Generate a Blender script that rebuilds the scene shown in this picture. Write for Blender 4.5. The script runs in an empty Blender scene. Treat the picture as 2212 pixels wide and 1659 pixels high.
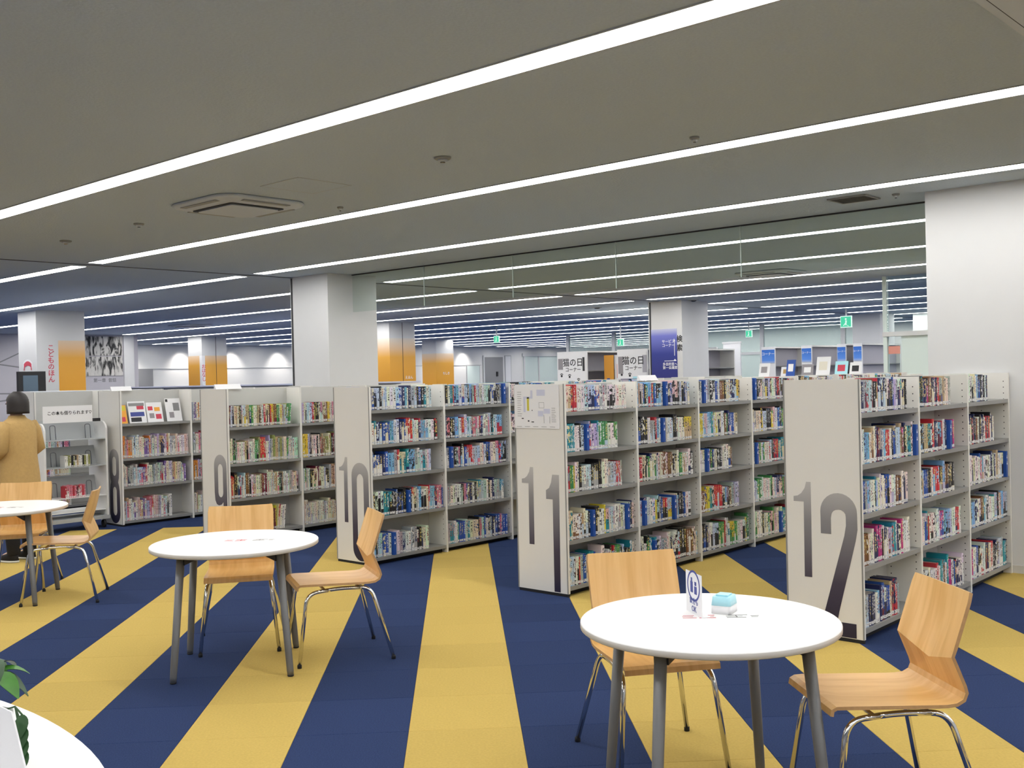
import bpy, bmesh, math, random
from mathutils import Vector, Matrix
R = math.radians
PI = math.pi
rnd = random.Random(12)
scene = bpy.context.scene
C = scene.collection

# ------------------------------------------------------------------ camera
EYE = Vector((0, 0, 1.6))
F_PX, YAW, PITCH, ROLL = 2280.66, R(42.1189), R(0.43754), R(1.35609)
fw = Vector((-math.sin(YAW) * math.cos(PITCH), math.cos(YAW) * math.cos(PITCH), -math.sin(PITCH)))
rt = Vector((math.cos(YAW), math.sin(YAW), 0))
up = rt.cross(fw)
r2 = math.cos(ROLL) * rt - math.sin(ROLL) * up
u2 = math.sin(ROLL) * rt + math.cos(ROLL) * up
cam = bpy.data.cameras.new('camera')
cam.sensor_fit = 'HORIZONTAL'; cam.sensor_width = 36; cam.lens = F_PX / 2212 * 36
cam.clip_end = 200
cam_o = bpy.data.objects.new('camera', cam); C.objects.link(cam_o)
M = Matrix(((r2.x, u2.x, -fw.x), (r2.y, u2.y, -fw.y), (r2.z, u2.z, -fw.z))).to_4x4()
M.translation = EYE
cam_o.matrix_world = M
scene.camera = cam_o

def pix(v):                                  # world point to photo pixel
    d = Vector(v) - EYE
    w = d.dot(fw)
    return (1106 + F_PX * d.dot(r2) / w, 829.5 - F_PX * d.dot(u2) / w, w)
def ray(x, y):
    return r2 * ((x - 1106) / F_PX) - u2 * ((y - 829.5) / F_PX) + fw
def on_z(x, y, z): d = ray(x, y); return EYE + d * ((z - EYE.z) / d.z)
def on_x(x, y, X): d = ray(x, y); return EYE + d * (X / d.x)
def on_y(x, y, Y): d = ray(x, y); return EYE + d * (Y / d.y)

# ------------------------------------------------------------------ world and exposure
STRIP_POWER = 17.0
w = bpy.data.worlds.new('world'); scene.world = w; w.use_nodes = True
w.node_tree.nodes['Background'].inputs[0].default_value = (.8, .88, 1, 1)
w.node_tree.nodes['Background'].inputs[1].default_value = .03
vs = scene.view_settings
vs.view_transform = 'Standard'; vs.look = 'None'; vs.gamma = 1; vs.use_curve_mapping = False
vs.exposure = 0.0
scene.cycles.max_bounces = 7; scene.cycles.diffuse_bounces = 4; scene.cycles.glossy_bounces = 3; scene.cycles.caustics_reflective = False; scene.cycles.caustics_refractive = False

# ------------------------------------------------------------------ materials
MT = {}
def nodes_of(name):
    m = bpy.data.materials.new(name); m.use_nodes = True
    nt = m.node_tree; nt.nodes.clear()
    out = nt.nodes.new('ShaderNodeOutputMaterial')
    return m, nt, out
def N(nt, kind, **kw):
    n = nt.nodes.new(kind)
    for k, v in kw.items():
        if k.startswith('i_'):
            n.inputs[k[2:].replace('_', ' ')].default_value = v
        else: setattr(n, k, v)
    return n
def L(nt, a, b): nt.links.new(a, b)
def math_n(nt, op, a, b=None, c=None):
    n = nt.nodes.new('ShaderNodeMath'); n.operation = op
    for i, v in enumerate((a, b, c)):
        if v is None: continue
        if isinstance(v, (int, float)): n.inputs[i].default_value = v
        else: nt.links.new(v, n.inputs[i])
    return n.outputs[0]
def mixc(nt, fac, a, b):
    n = nt.nodes.new('ShaderNodeMix'); n.data_type = 'RGBA'
    for i, v in ((0, fac), (6, a), (7, b)):
        if isinstance(v, (int, float)): n.inputs[i].default_value = v
        elif isinstance(v, tuple): n.inputs[i].default_value = (*v, 1)[:4]
        else: nt.links.new(v, n.inputs[i])
    return n.outputs[2]
def ramp(nt, fac, stops):
    n = nt.nodes.new('ShaderNodeValToRGB'); nt.links.new(fac, n.inputs[0])
    e = n.color_ramp.elements
    while len(e) < len(stops): e.new(.5)
    for el, (p, c) in zip(e, stops): el.position = p; el.color = (*c, 1)
    return n.outputs[0]
def mat(name, col, rough=.5, metal=0, noise=0, nscale=20, bump=0, bscale=200, rand=0, stretch=None, spec=.5):
    m, nt, out = nodes_of(name)
    b = N(nt, 'ShaderNodeBsdfPrincipled'); L(nt, b.outputs[0], out.inputs[0])
    b.inputs['Roughness'].default_value = rough; b.inputs['Metallic'].default_value = metal
    b.inputs['Specular IOR Level'].default_value = spec
    b.inputs['Base Color'].default_value = (*col, 1)
    tc = N(nt, 'ShaderNodeTexCoord'); co = tc.outputs['Object']
    if stretch:
        mp = N(nt, 'ShaderNodeMapping'); mp.inputs['Scale'].default_value = stretch
        L(nt, co, mp.inputs[0]); co = mp.outputs[0]
    c = None
    if noise:
        n = N(nt, 'ShaderNodeTexNoise'); n.inputs['Scale'].default_value = nscale; n.inputs['Detail'].default_value = 5
        L(nt, co, n.inputs['Vector'])
        c = mixc(nt, n.outputs[0], tuple(max(0, x * (1 - noise)) for x in col), tuple(min(1, x * (1 + noise)) for x in col))
    if rand:
        oi = N(nt, 'ShaderNodeObjectInfo')
        f = math_n(nt, 'MULTIPLY_ADD', oi.outputs['Random'], 2 * rand, 1 - rand)
        vm = N(nt, 'ShaderNodeVectorMath', operation='SCALE')
        if c is None: vm.inputs[0].default_value = col
        else: L(nt, c, vm.inputs[0])
        L(nt, f, vm.inputs['Scale']); c = vm.outputs[0]
    if c is not None: L(nt, c, b.inputs['Base Color'])
    if bump:
        n = N(nt, 'ShaderNodeTexNoise'); n.inputs['Scale'].default_value = bscale; n.inputs['Detail'].default_value = 3
        L(nt, co, n.inputs['Vector'])
        bp = N(nt, 'ShaderNodeBump'); bp.inputs['Strength'].default_value = bump; bp.inputs['Distance'].default_value = .01
        L(nt, n.outputs[0], bp.inputs['Height']); L(nt, bp.outputs[0], b.inputs['Normal'])
    MT[name] = m
    return m
def emit(name, col, s):
    m, nt, out = nodes_of(name)
    e = N(nt, 'ShaderNodeEmission'); e.inputs[0].default_value = (*col, 1); e.inputs[1].default_value = s
    L(nt, e.outputs[0], out.inputs[0]); MT[name] = m
def glass(name, tint, refl=.06, milk=0):
    m, nt, out = nodes_of(name)
    t = N(nt, 'ShaderNodeBsdfTransparent'); t.inputs[0].default_value = (*tint, 1)
    g = N(nt, 'ShaderNodeBsdfGlossy'); g.inputs['Roughness'].default_value = .02
    fr = N(nt, 'ShaderNodeFresnel'); fr.inputs[0].default_value = 1.12
    ms = N(nt, 'ShaderNodeMixShader')
    L(nt, fr.outputs[0], ms.inputs[0])
    src = t.outputs[0]
    if milk:
        d = N(nt, 'ShaderNodeBsdfDiffuse'); d.inputs[0].default_value = (*tint, 1)
        m2 = N(nt, 'ShaderNodeMixShader'); m2.inputs[0].default_value = milk
        L(nt, t.outputs[0], m2.inputs[1]); L(nt, d.outputs[0], m2.inputs[2]); src = m2.outputs[0]
    L(nt, src, ms.inputs[1]); L(nt, g.outputs[0], ms.inputs[2]); L(nt, ms.outputs[0], out.inputs[0]); MT[name] = m
def grad(name, z0, z1, stops, rough=.45, coord='Object', axis=2):     # print that changes colour along local z
    m, nt, out = nodes_of(name)
    b = N(nt, 'ShaderNodeBsdfPrincipled'); b.inputs['Roughness'].default_value = rough; L(nt, b.outputs[0], out.inputs[0])
    tc = N(nt, 'ShaderNodeTexCoord'); sx = N(nt, 'ShaderNodeSeparateXYZ'); L(nt, tc.outputs[coord], sx.inputs[0])
    mr = N(nt, 'ShaderNodeMapRange'); L(nt, sx.outputs[axis], mr.inputs[0])
    mr.inputs[1].default_value = z0; mr.inputs[2].default_value = z1
    L(nt, ramp(nt, mr.outputs[0], stops), b.inputs['Base Color']); MT[name] = m

mat('navy_carpet', (.027, .045, .118), .95, noise=.45, nscale=160, bump=.5, bscale=420, rand=.09, spec=.1)
mat('yellow_carpet', (.55, .395, .112), .95, noise=.16, nscale=90, bump=.4, bscale=420, rand=.05, spec=.1)
mat('slab_carpet', (.027, .045, .118), .95, noise=.3, nscale=160, spec=.1)
mat('ceiling_board', (.52, .59, .66), .95, noise=.10, nscale=75, bump=.35, bscale=55, spec=.1)
mat('white_paint', (.68, .685, .69), .6, noise=.02, nscale=6)
mat('wall_paint', (.78, .775, .765), .8, noise=.02, nscale=3)
mat('lilac_wall', (.55, .53, .57), .8, noise=.03, nscale=3)
mat('shelf_metal', (.27, .27, .262), .42, noise=.02, nscale=9)
mat('panel_metal', (.78, .765, .725), .45, noise=.015, nscale=5)
mat('back_metal', (.56, .56, .54), .5, noise=.02, nscale=9)
mat('dark_line', (.02, .02, .022), .6)
mat('black_plastic', (.012, .012, .014), .4)
mat('black_rubber', (.01, .01, .012), .8)
mat('trim_grey', (.45, .46, .47), .5)
mat('baseboard_grey', (.62, .61, .58), .6)
mat('table_white', (.86, .86, .86), .35)
mat('table_edge', (.62, .60, .57), .5)
mat('leg_grey', (.15, .153, .157), .38, metal=.25)
mat('chrome', (.78, .78, .78), .12, metal=1)
mat('paper_white', (.82, .82, .84), .8)
mat('page_paper', (.74, .70, .60), .9, noise=.12, nscale=300, stretch=(1, 60, 1))
mat('ink_black', (.03, .03, .035), .7)
mat('ink_blue', (.06, .08, .30), .7)
mat('ink_red', (.62, .06, .10), .7)
mat('ink_grey', (.25, .25, .26), .7)
mat('ink_white', (.85, .85, .88), .7)
mat('tan_coat', (.52, .34, .13), .9, noise=.12, nscale=40, bump=.3, bscale=150)
mat('skin', (.62, .38, .27), .6)
mat('dark_hair', (.018, .014, .014), .55, noise=.3, nscale=120)
mat('dark_trousers', (.018, .02, .03), .9, noise=.2, nscale=80)
mat('shoe_white', (.65, .65, .63), .6)
mat('leaf', (.05, .20, .02), .45, noise=.35, nscale=30)
mat('leaf_dark', (.02, .075, .02), .45, noise=.35, nscale=30)
mat('soil', (.03, .02, .014), .95, noise=.4, nscale=80)
mat('cart_white', (.76, .76, .75), .4)
mat('cart_grey', (.40, .42, .43), .45)
mat('wire_grey', (.20, .21, .23), .4, metal=.4)
mat('screen_blue', (.10, .15, .20), .25)
mat('band_lavender', (.60, .62, .76), .5)
mat('orange_card', (.85, .40, .06), .7)
mat('ac_white', (.56, .60, .64), .5)
mat('vent_grey', (.30, .30, .28), .6)
mat('dome_black', (.01, .01, .012), .15)
mat('door_grey', (.28, .28, .29), .6)
mat('frost_green', (.70, .80, .77), .4)
mat('tall_side', (.42, .41, .46), .6)
mat('cat_grey', (.30, .28, .30), .7)
mat('divider_blue', (.012, .075, .36), .45)
mat('wipe_blue', (.42, .76, .86), .3)
glass('clear_glass', (.90, .945, .93))
glass('pale_glass', (.86, .93, .91), milk=.25)
emit('strip_emit', (1.0, .985, .955), STRIP_POWER)
emit('exit_emit', (.10, .75, .45), .9)
emit('exit_white', (.75, 1, .9), 1.0)
emit('down_emit', (1, .95, .88), 30)
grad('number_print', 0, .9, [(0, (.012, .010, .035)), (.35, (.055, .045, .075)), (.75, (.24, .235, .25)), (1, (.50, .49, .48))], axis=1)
grad('orange_print', 1.0, 2.62, [(0, (.80, .36, .015)), (.7, (.80, .40, .05)), (1, (.76, .72, .66))])
grad('blue_print', 1.3, 2.5, [(0, (.018, .02, .17)), (.55, (.03, .045, .28)), (.85, (.18, .20, .62)), (1, (.70, .72, .80))])
grad('corner_print', 1.72, 2.02, [(0, (.55, .62, .78)), (.25, (.10, .28, .80)), (1, (.03, .16, .62))])

def wood():
    m, nt, out = nodes_of('maple_ply')
    b = N(nt, 'ShaderNodeBsdfPrincipled'); b.inputs['Roughness'].default_value = .32; L(nt, b.outputs[0], out.inputs[0])
    tc = N(nt, 'ShaderNodeTexCoord')
    mp = N(nt, 'ShaderNodeMapping'); mp.inputs['Scale'].default_value = (26, 2.2, 2.2); L(nt, tc.outputs['Object'], mp.inputs[0])
    oi = N(nt, 'ShaderNodeObjectInfo')
    ad = N(nt, 'ShaderNodeVectorMath', operation='ADD'); L(nt, mp.outputs[0], ad.inputs[0])
    cb = N(nt, 'ShaderNodeCombineXYZ'); L(nt, math_n(nt, 'MULTIPLY', oi.outputs['Random'], 40), cb.inputs[1]); L(nt, cb.outputs[0], ad.inputs[1])
    n = N(nt, 'ShaderNodeTexNoise'); n.inputs['Scale'].default_value = 1.0; n.inputs['Detail'].default_value = 6; n.inputs['Distortion'].default_value = .8
    L(nt, ad.outputs[0], n.inputs['Vector'])
    c = ramp(nt, n.outputs[0], [(.3, (.68, .39, .125)), (.5, (.76, .465, .175)), (.72, (.82, .53, .22))])
    L(nt, c, b.inputs['Base Color']); MT['maple_ply'] = m
    mat('ply_edge', (.46, .27, .12), .6, noise=.2, nscale=60)
wood()

def book_material():
    m, nt, out = nodes_of('book_cover')
    b = N(nt, 'ShaderNodeBsdfPrincipled'); b.inputs['Roughness'].default_value = .38; L(nt, b.outputs[0], out.inputs[0])
    uv = N(nt, 'ShaderNodeUVMap', uv_map='spine'); s = N(nt, 'ShaderNodeSeparateXYZ'); L(nt, uv.outputs[0], s.inputs[0])
    u, v = s.outputs[0], s.outputs[1]
    a1 = N(nt, 'ShaderNodeAttribute', attribute_name='bcol'); a2 = N(nt, 'ShaderNodeAttribute', attribute_name='bcol2')
    a3 = N(nt, 'ShaderNodeAttribute', attribute_name='btxt'); a4 = N(nt, 'ShaderNodeAttribute', attribute_name='bseed')
    seed = a4.outputs['Fac']
    def inside(x, lo, hi): return math_n(nt, 'MULTIPLY', math_n(nt, 'GREATER_THAN', x, lo), math_n(nt, 'LESS_THAN', x, hi))
    def noise(su, sv, k, sc):
        cb = N(nt, 'ShaderNodeCombineXYZ')
        L(nt, math_n(nt, 'MULTIPLY', u, su), cb.inputs[0]); L(nt, math_n(nt, 'MULTIPLY', v, sv), cb.inputs[1])
        L(nt, math_n(nt, 'MULTIPLY', seed, k), cb.inputs[2])
        n = N(nt, 'ShaderNodeTexNoise'); n.inputs['Scale'].default_value = sc; n.inputs['Detail'].default_value = 2
        L(nt, cb.outputs[0], n.inputs['Vector']); return n.outputs[0]
    # picture or colour band on the lower or upper part of the spine
    thr = math_n(nt, 'FRACT', math_n(nt, 'MULTIPLY', seed, 7.31))
    band = math_n(nt, 'MULTIPLY', math_n(nt, 'LESS_THAN', v, math_n(nt, 'MULTIPLY', thr, .75)), math_n(nt, 'LESS_THAN', v, 1.5))
    band = math_n(nt, 'MULTIPLY', band, math_n(nt, 'GREATER_THAN', math_n(nt, 'FRACT', math_n(nt, 'MULTIPLY', seed, 3.77)), .45))
    c = mixc(nt, band, a1.outputs['Color'], a2.outputs['Color'])
    art = math_n(nt, 'MULTIPLY', inside(noise(1.6, 6, 31, 1.0), .56, 1), inside(v, .02, 1.2))
    art = math_n(nt, 'MULTIPLY', art, math_n(nt, 'GREATER_THAN', math_n(nt, 'FRACT', math_n(nt, 'MULTIPLY', seed, 5.13)), .55))
    c = mixc(nt, art, c, a2.outputs['Color'])
    txt = math_n(nt, 'MULTIPLY', inside(u, .24, .76), inside(v, .34, .94))
    txt = math_n(nt, 'MULTIPLY', txt, math_n(nt, 'GREATER_THAN', noise(2.2, 13, 57, 1.4), .53))
    c = mixc(nt, math_n(nt, 'MULTIPLY', txt, 1.0), c, a3.outputs['Color'])
    lab = math_n(nt, 'MULTIPLY', inside(u, .05, .95), inside(v, .035, .135))
    ltx = math_n(nt, 'GREATER_THAN', noise(3, 26, 91, 1.5), .56)
    c = mixc(nt, lab, c, mixc(nt, ltx, (.80, .80, .79), (.25, .25, .3)))
    L(nt, c, b.inputs['Base Color']); MT['book_cover'] = m
book_material()

# ------------------------------------------------------------------ mesh helpers
class MB:
    def __init__(s): s.v = []; s.f = []; s.m = []; s.sm = []
    def box(s, a, b, m=0):
        (x0, y0, z0), (x1, y1, z1) = a, b
        i = len(s.v)
        s.v += [(x0, y0, z0), (x1, y0, z0), (x1, y1, z0), (x0, y1, z0), (x0, y0, z1), (x1, y0, z1), (x1, y1, z1), (x0, y1, z1)]
        for q in ((0, 3, 2, 1), (4, 5, 6, 7), (0, 1, 5, 4), (1, 2, 6, 5), (2, 3, 7, 6), (3, 0, 4, 7)):
            s.f.append([i + k for k in q]); s.m.append(m); s.sm.append(False)
        return s
    def poly(s, pts, m=0, smooth=False):
        i = len(s.v); s.v += [tuple(p) for p in pts]; s.f.append(list(range(i, i + len(pts)))); s.m.append(m); s.sm.append(smooth); return s
    def prism(s, pts, d, m=0):                 # pts: planar loop; d: offset vector
        n = len(pts); i = len(s.v); d = Vector(d)
        s.v += [tuple(p) for p in pts] + [tuple(Vector(p) + d) for p in pts]
        s.f.append([i + k for k in range(n)][::-1]); s.f.append([i + n + k for k in range(n)]); s.m += [m, m]; s.sm += [False, False]
        for k in range(n):
            s.f.append([i + k, i + (k + 1) % n, i + n + (k + 1) % n, i + n + k]); s.m.append(m); s.sm.append(False)
        return s
    def rings(s, rings, m=0, caps=True, closed=True, smooth=True):
        i = len(s.v); n = len(rings[0])
        for r in rings: s.v += [tuple(p) for p in r]
        for a in range(len(rings) - 1):
            for k in range(n if closed else n - 1):
                s.f.append([i + a * n + k, i + a * n + (k + 1) % n, i + (a + 1) * n + (k + 1) % n, i + (a + 1) * n + k]); s.m.append(m); s.sm.append(smooth)
        if caps:
            s.f.append([i + k for k in range(n)][::-1]); s.m.append(m); s.sm.append(False)
            s.f.append([i + (len(rings) - 1) * n + k for k in range(n)]); s.m.append(m); s.sm.append(False)
        return s
    def tube(s, path, r, seg=10, m=0):
        path = [Vector(p) for p in path]; rr = r if isinstance(r, (list, tuple)) else [r] * len(path)
        rings = []; ref = None
        for k, p in enumerate(path):
            t = (path[min(k + 1, len(path) - 1)] - path[max(k - 1, 0)]).normalized()
            if ref is None: ref = Vector((0, 0, 1)) if abs(t.z) < .9 else Vector((1, 0, 0))
            a = (ref - t * ref.dot(t)).normalized(); ref = a; b = t.cross(a)
            rings.append([p + (a * math.cos(2 * PI * j / seg) + b * math.sin(2 * PI * j / seg)) * rr[k] for j in range(seg)])
        return s.rings(rings, m)
    def lathe(s, prof, c=(0, 0), seg=32, m=0, caps=True, sx=1, sy=1):
        return s.rings([[(c[0] + r * sx * math.cos(2 * PI * j / seg), c[1] + r * sy * math.sin(2 * PI * j / seg), z) for j in range(seg)] for r, z in prof], m, caps)
    def build(s, name, mats, parent=None, loc=None, rz=0, me_only=False):
        me = bpy.data.meshes.new(name); me.from_pydata(s.v, [], s.f)
        for m in (mats if isinstance(mats, (list, tuple)) else [mats]): me.materials.append(MT[m])
        me.polygons.foreach_set('material_index', s.m); me.polygons.foreach_set('use_smooth', s.sm)
        me.update()
        if me_only: return me
        return link(name, me, parent, loc, rz)
def link(name, me, parent=None, loc=None, rz=0):
    o = bpy.data.objects.new(name, me); C.objects.link(o)
    if parent is not None: o.parent = parent
    if loc is not None: o.location = loc
    if rz: o.rotation_euler.z = rz
    return o
def bx(name, a, b, m, parent=None, loc=None): return MB().box(a, b).build(name, m, parent, loc)
def empty(name, loc=(0, 0, 0), rz=0):
    o = bpy.data.objects.new(name, None); C.objects.link(o); o.location = loc; o.rotation_euler.z = rz; o.empty_display_size = .1
    return o
def tag(o, label, cat, group=None, kind=None):
    o['label'] = label; o['category'] = cat
    if group: o['group'] = group
    if kind: o['kind'] = kind
    return o
def struct(o, label=None):
    o['kind'] = 'structure'
    if label: o['label'] = label
    return o
def copy_tree(o, parent=None):
    c = o.copy(); C.objects.link(c)
    if parent is not None: c.parent = parent
    for ch in o.children: copy_tree(ch, c)
    return c
def fillet(pts, rad, n=6):
    pts = [Vector(p) for p in pts]; out = [pts[0]]
    for k in range(1, len(pts) - 1):
        a = (pts[k - 1] - pts[k]); b = (pts[k + 1] - pts[k]); la, lb = a.length, b.length
        r = min(rad, la * .45, lb * .45); p0 = pts[k] + a / la * r; p1 = pts[k] + b / lb * r
        for j in range(n + 1):
            t = j / n; out.append(p0 * (1 - t) ** 2 + pts[k] * 2 * t * (1 - t) + p1 * t * t)
    out.append(pts[-1]); return out
def curve_mesh(name, loops, m, parent=None, depth=.0008):     # filled 2-D outline with holes, in local x-y
    cu = bpy.data.curves.new(name, 'CURVE'); cu.dimensions = '2D'; cu.fill_mode = 'BOTH'; cu.extrude = depth
    for lp in loops:
        sp = cu.splines.new('POLY'); sp.points.add(len(lp) - 1); sp.use_cyclic_u = True
        for q, (x, y) in zip(sp.points, lp): q.co = (x, y, 0, 1)
    t = bpy.data.objects.new(name, cu); C.objects.link(t)
    me = bpy.data.meshes.new_from_object(t.evaluated_get(bpy.context.evaluated_depsgraph_get()))
    bpy.data.objects.remove(t); bpy.data.curves.remove(cu)
    me.materials.clear(); me.materials.append(MT[m]); me.name = name
    return me
def text_mesh(name, body, size, m, parent, loc, rot, align='CENTER', vert=False, sx=1, depth=.0008, spacing=1.0, bold=.012):
    cu = bpy.data.curves.new(name, 'FONT'); cu.body = '\n'.join(body) if vert else body
    cu.size = size; cu.align_x = align; cu.align_y = 'CENTER'; cu.extrude = depth; cu.space_line = spacing; cu.resolution_u = 2; cu.offset = size * bold
    t = bpy.data.objects.new(name, cu); C.objects.link(t)
    me = bpy.data.meshes.new_from_object(t.evaluated_get(bpy.context.evaluated_depsgraph_get()))
    bpy.data.objects.remove(t); bpy.data.curves.remove(cu)
    me.materials.clear(); me.materials.append(MT[m]); me.name = name
    o = link(name, me, parent, loc); o.rotation_euler = rot; o.scale = (sx, 1, 1)
    return o
FACE_Y = (PI / 2, 0, 0)                 # flat print read from the -Y side
FACE_X = (PI / 2, 0, PI / 2)            # flat print read from the +X side

# ------------------------------------------------------------------ room shell
CZ = 3.0
X0, X1, Y0, Y1 = -34.5, 7.0, -7.0, 47.0
struct(bx('ceiling', (X0, Y0, CZ), (X1, Y1, CZ + .2), 'ceiling_board'))
floor = bx('floor', (X0, Y0, -.2), (X1, Y1, -.007), 'slab_carpet'); struct(floor)
struct(bx('wall_left', (X0 - .2, Y0, 0), (X0, Y1, CZ), 'wall_paint'))
struct(bx('wall_right', (X1, Y0, 0), (X1 + .2, Y1, CZ), 'wall_paint'))
struct(bx('wall_back', (X0, Y1, 0), (X1, Y1 + .2, CZ), 'wall_paint'))
struct(bx('wall_front', (X0, Y0 - .2, 0), (X1, Y0, CZ), 'wall_paint'))

# carpet tiles: diagonal stripes
TS, S0 = .5105, -.265
q2 = math.sqrt(.5)
def tile_xy(s, t): return (q2 * s - q2 * t, q2 * s + q2 * t)
tile_me = {}
for k in ('navy_carpet', 'yellow_carpet'):
    h = TS / 2 - .0006; e = .003
    mb = MB(); mb.rings([[(-h, -h, -.007), (h, -h, -.007), (h, h, -.007), (-h, h, -.007)], [(-h, -h, -.0015), (h, -h, -.0015), (h, h, -.0015), (-h, h, -.0015)],
                         [(-h + e, -h + e, 0), (h - e, -h + e, 0), (h - e, h - e, 0), (-h + e, h - e, 0)]], 0, True, True, False)
    tile_me[k] = mb.build('carpet_tile', k, me_only=True)
cells = []
for i in range(-22, 26):
    for j in range(0, 50):
        s = S0 + (i + .5) * TS; t = .2 + (j + .5) * TS
        x, y = tile_xy(s, t)
        if not (-17.5 < x < 3 and .3 < y < 16): continue
        yellow = (i % 2 == 0)
        if s < -2.85 and t > 12.1: yellow = False
        d = Vector((x, y, 0)) - EYE
        wv = d.dot(fw); vis = 0
        if wv > 1:
            px, py, _ = pix((x, y, 0))
            if -150 < px < 2360 and py < 1800: vis = 1 / wv ** 2
        cells.append((-vis, x, y, 'yellow_carpet' if yellow else 'navy_carpet'))
cells.sort()
far_tiles = {'navy_carpet': MB(), 'yellow_carpet': MB()}
for n, (vis, x, y, k) in enumerate(cells):
    if n < 300 and vis < 0:
        link('carpet_tile', tile_me[k], floor, (x, y, 0), PI / 4)
    else:
        mb = far_tiles[k]; h = TS / 2 - .0006
        P = [(x + q2 * (a - b), y + q2 * (a + b)) for a, b in ((-h, -h), (h, -h), (h, h), (-h, h))]
        mb.rings([[(px_, py_, -.007) for px_, py_ in P], [(px_, py_, 0) for px_, py_ in P]], 0, True, True, False)
for k, mb in far_tiles.items():
    o = mb.build('carpet_tile_field', k, floor); o['kind'] = 'stuff'

# ceiling strip lights, broken at the shutter slit
SLIT = -11.79
SL = {(0, 1): 'strip light crossing the ceiling above the round tables', (1, 1): 'strip light crossing the ceiling above the numbered bookcase ends', (2, 1): 'strip light passing right beside the square air vent',
      (3, 1): 'first strip light behind the hanging glass smoke curtain'}
def strip(xa, xb, y, half=.088, key=None):
    t = empty('ceiling_light', ((xa + xb) / 2, y, CZ))
    tag(t, SL.get(key, 'white recessed strip light on the bookcase side of the ceiling slit' if key[1] else 'white recessed strip light beyond the dark slit in the ceiling'), 'light', 'ceiling strip lights')
    hl = (xb - xa) / 2
    mb = MB()
    for a, b in (((-hl - .012, -half - .012, -.006), (hl + .012, -half, -.0005)), ((-hl - .012, half, -.006), (hl + .012, half + .012, -.0005)),
                 ((-hl - .012, -half, -.006), (-hl, half, -.0005)), ((hl, -half, -.006), (hl + .012, half, -.0005))): mb.box(a, b)
    mb.build('frame', 'trim_grey', t)
    bx('diffuser', (-hl, -half, -.004), (hl, half, -.0005), 'strip_emit', t)
for k in range(-3, 20):
    y = 3.575 + 2.195 * k
    if y > 44: continue
    strip(SLIT + .22, 6.6, y, key=(k, 1))
    far_x = -33.9 if y > 15.8 else -27.6
    strip(far_x, SLIT - .17, y, key=(k, 0))
struct(bx('trim_1', (SLIT - .022, Y0, CZ - .004), (SLIT + .022, Y1, CZ - .0003), 'dark_line'))

# columns
def column(x0, y0, x1, y1, rail=None):
    c = bx('column', (x0, y0, 0), (x1, y1, CZ), 'white_paint'); struct(c)
    sb = MB(); e = .012
    sb.box((x0 - e, y0 - e, 0), (x1 + e, y0 - .0005, .06)); sb.box((x1 + .0005, y0 - e, 0), (x1 + e, y1 + e, .06))
    sb.build('baseboard', 'baseboard_grey', c)
    if rail:
        xr = x0
        bx('shutter_rail', (xr - .055, y0 + .02, 0), (xr - .001, y0 + .16, CZ - .001), 'white_paint', c)
        bx('rail_groove', (xr - .012, y0 - .004, 0), (xr + .022, y0 - .0005, CZ - .012), 'dark_line', c)
    return c
column(-3.215, 8.56, -2.38, 9.5)
column(-11.80, 8.64, -11.02, 9.47, rail=True)
column(-20.0, 8.44, -19.24, 9.35)
column(-12.0, 17.4, -11.26, 18.35, rail=True)
column(-20.33, 17.2, -19.57, 18.05)
column(-28.6, 17.1, -27.85, 17.95)
column(-28.9, 27.0, -28.15, 27.9)
column(-11.95, 26.6, -11.2, 27.5)

# hanging smoke-curtain glass between the columns
sc = empty('smoke_curtain', (-7.1, 9.05, CZ))
tag(sc, 'clear glass smoke curtain hanging from the ceiling between two white columns', 'glass panel')
xs = [-11.01, -9.62, -8.13, -6.66, -5.17, -3.225]
for a, b in zip(xs, xs[1:]):
    bx('pane', (a + 7.1 + .004, -.005, -.5), (b + 7.1 - .004, .005, -.012), 'clear_glass', sc)
bx('ceiling_channel', (xs[0] + 7.1, -.014, -.012), (xs[-1] + 7.1, .014, 0), 'dark_line', sc)
for a in xs[1:-1]:
    bx('joint_strip', (a + 7.1 - .004, -.0045, -.5), (a + 7.1 + .004, .0045, -.012), 'frost_green', sc)

# ------------------------------------------------------------------ things on the ceiling
def rrect(hw, hh, r, z, n=6):
    o = []
    for cx, cy, a0 in ((hw - r, hh - r, 0), (-hw + r, hh - r, 90), (-hw + r, -hh + r, 180), (hw - r, -hh + r, 270)):
        for k in range(n + 1):
            a = R(a0 + 90 * k / n); o.append((cx + r * math.cos(a), cy + r * math.sin(a), z))
    return o
def cassette(x, y, label):
    t = empty('air_conditioner', (x, y, CZ)); tag(t, label, 'air conditioner', 'ceiling cassette air conditioners')
    mb = MB(); mb.rings([rrect(.42, .39, .16, -.001), rrect(.43, .40, .17, -.012), rrect(.41, .38, .15, -.03), rrect(.31, .28, .05, -.045)], 0, True, True, True)
    mb.build('casing', 'ac_white', t)
    mb = MB(); mb.rings([rrect(.275, .245, .03, -.0455), rrect(.275, .245, .03, -.052)], 0); mb.build('grille_gap', 'dark_line', t)
    mb = MB(); mb.rings([rrect(.245, .215, .03, -.0525), rrect(.245, .215, .03, -.06)], 0); mb.build('intake_panel', 'ac_white', t)
    for sx, sy, w_, h_ in ((0, .335, .24, .028), (0, -.335, .24, .028), (.365, 0, .028, .21), (-.365, 0, .028, .21)):
        bx('air_slot', (sx - w_, sy - h_, -.040), (sx + w_, sy + h_, -.0345), 'vent_grey', t)
cassette(-7.14, 4.74, 'pale cassette air conditioner with rounded corners above the round tables')
p_ = on_z(1665, 588, CZ); cassette(p_.x, p_.y, 'cassette air conditioner seen through the hanging glass')
p_ = on_z(410, 702, CZ); cassette(p_.x, p_.y, 'cassette air conditioner over the far floor beyond the slit')
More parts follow.
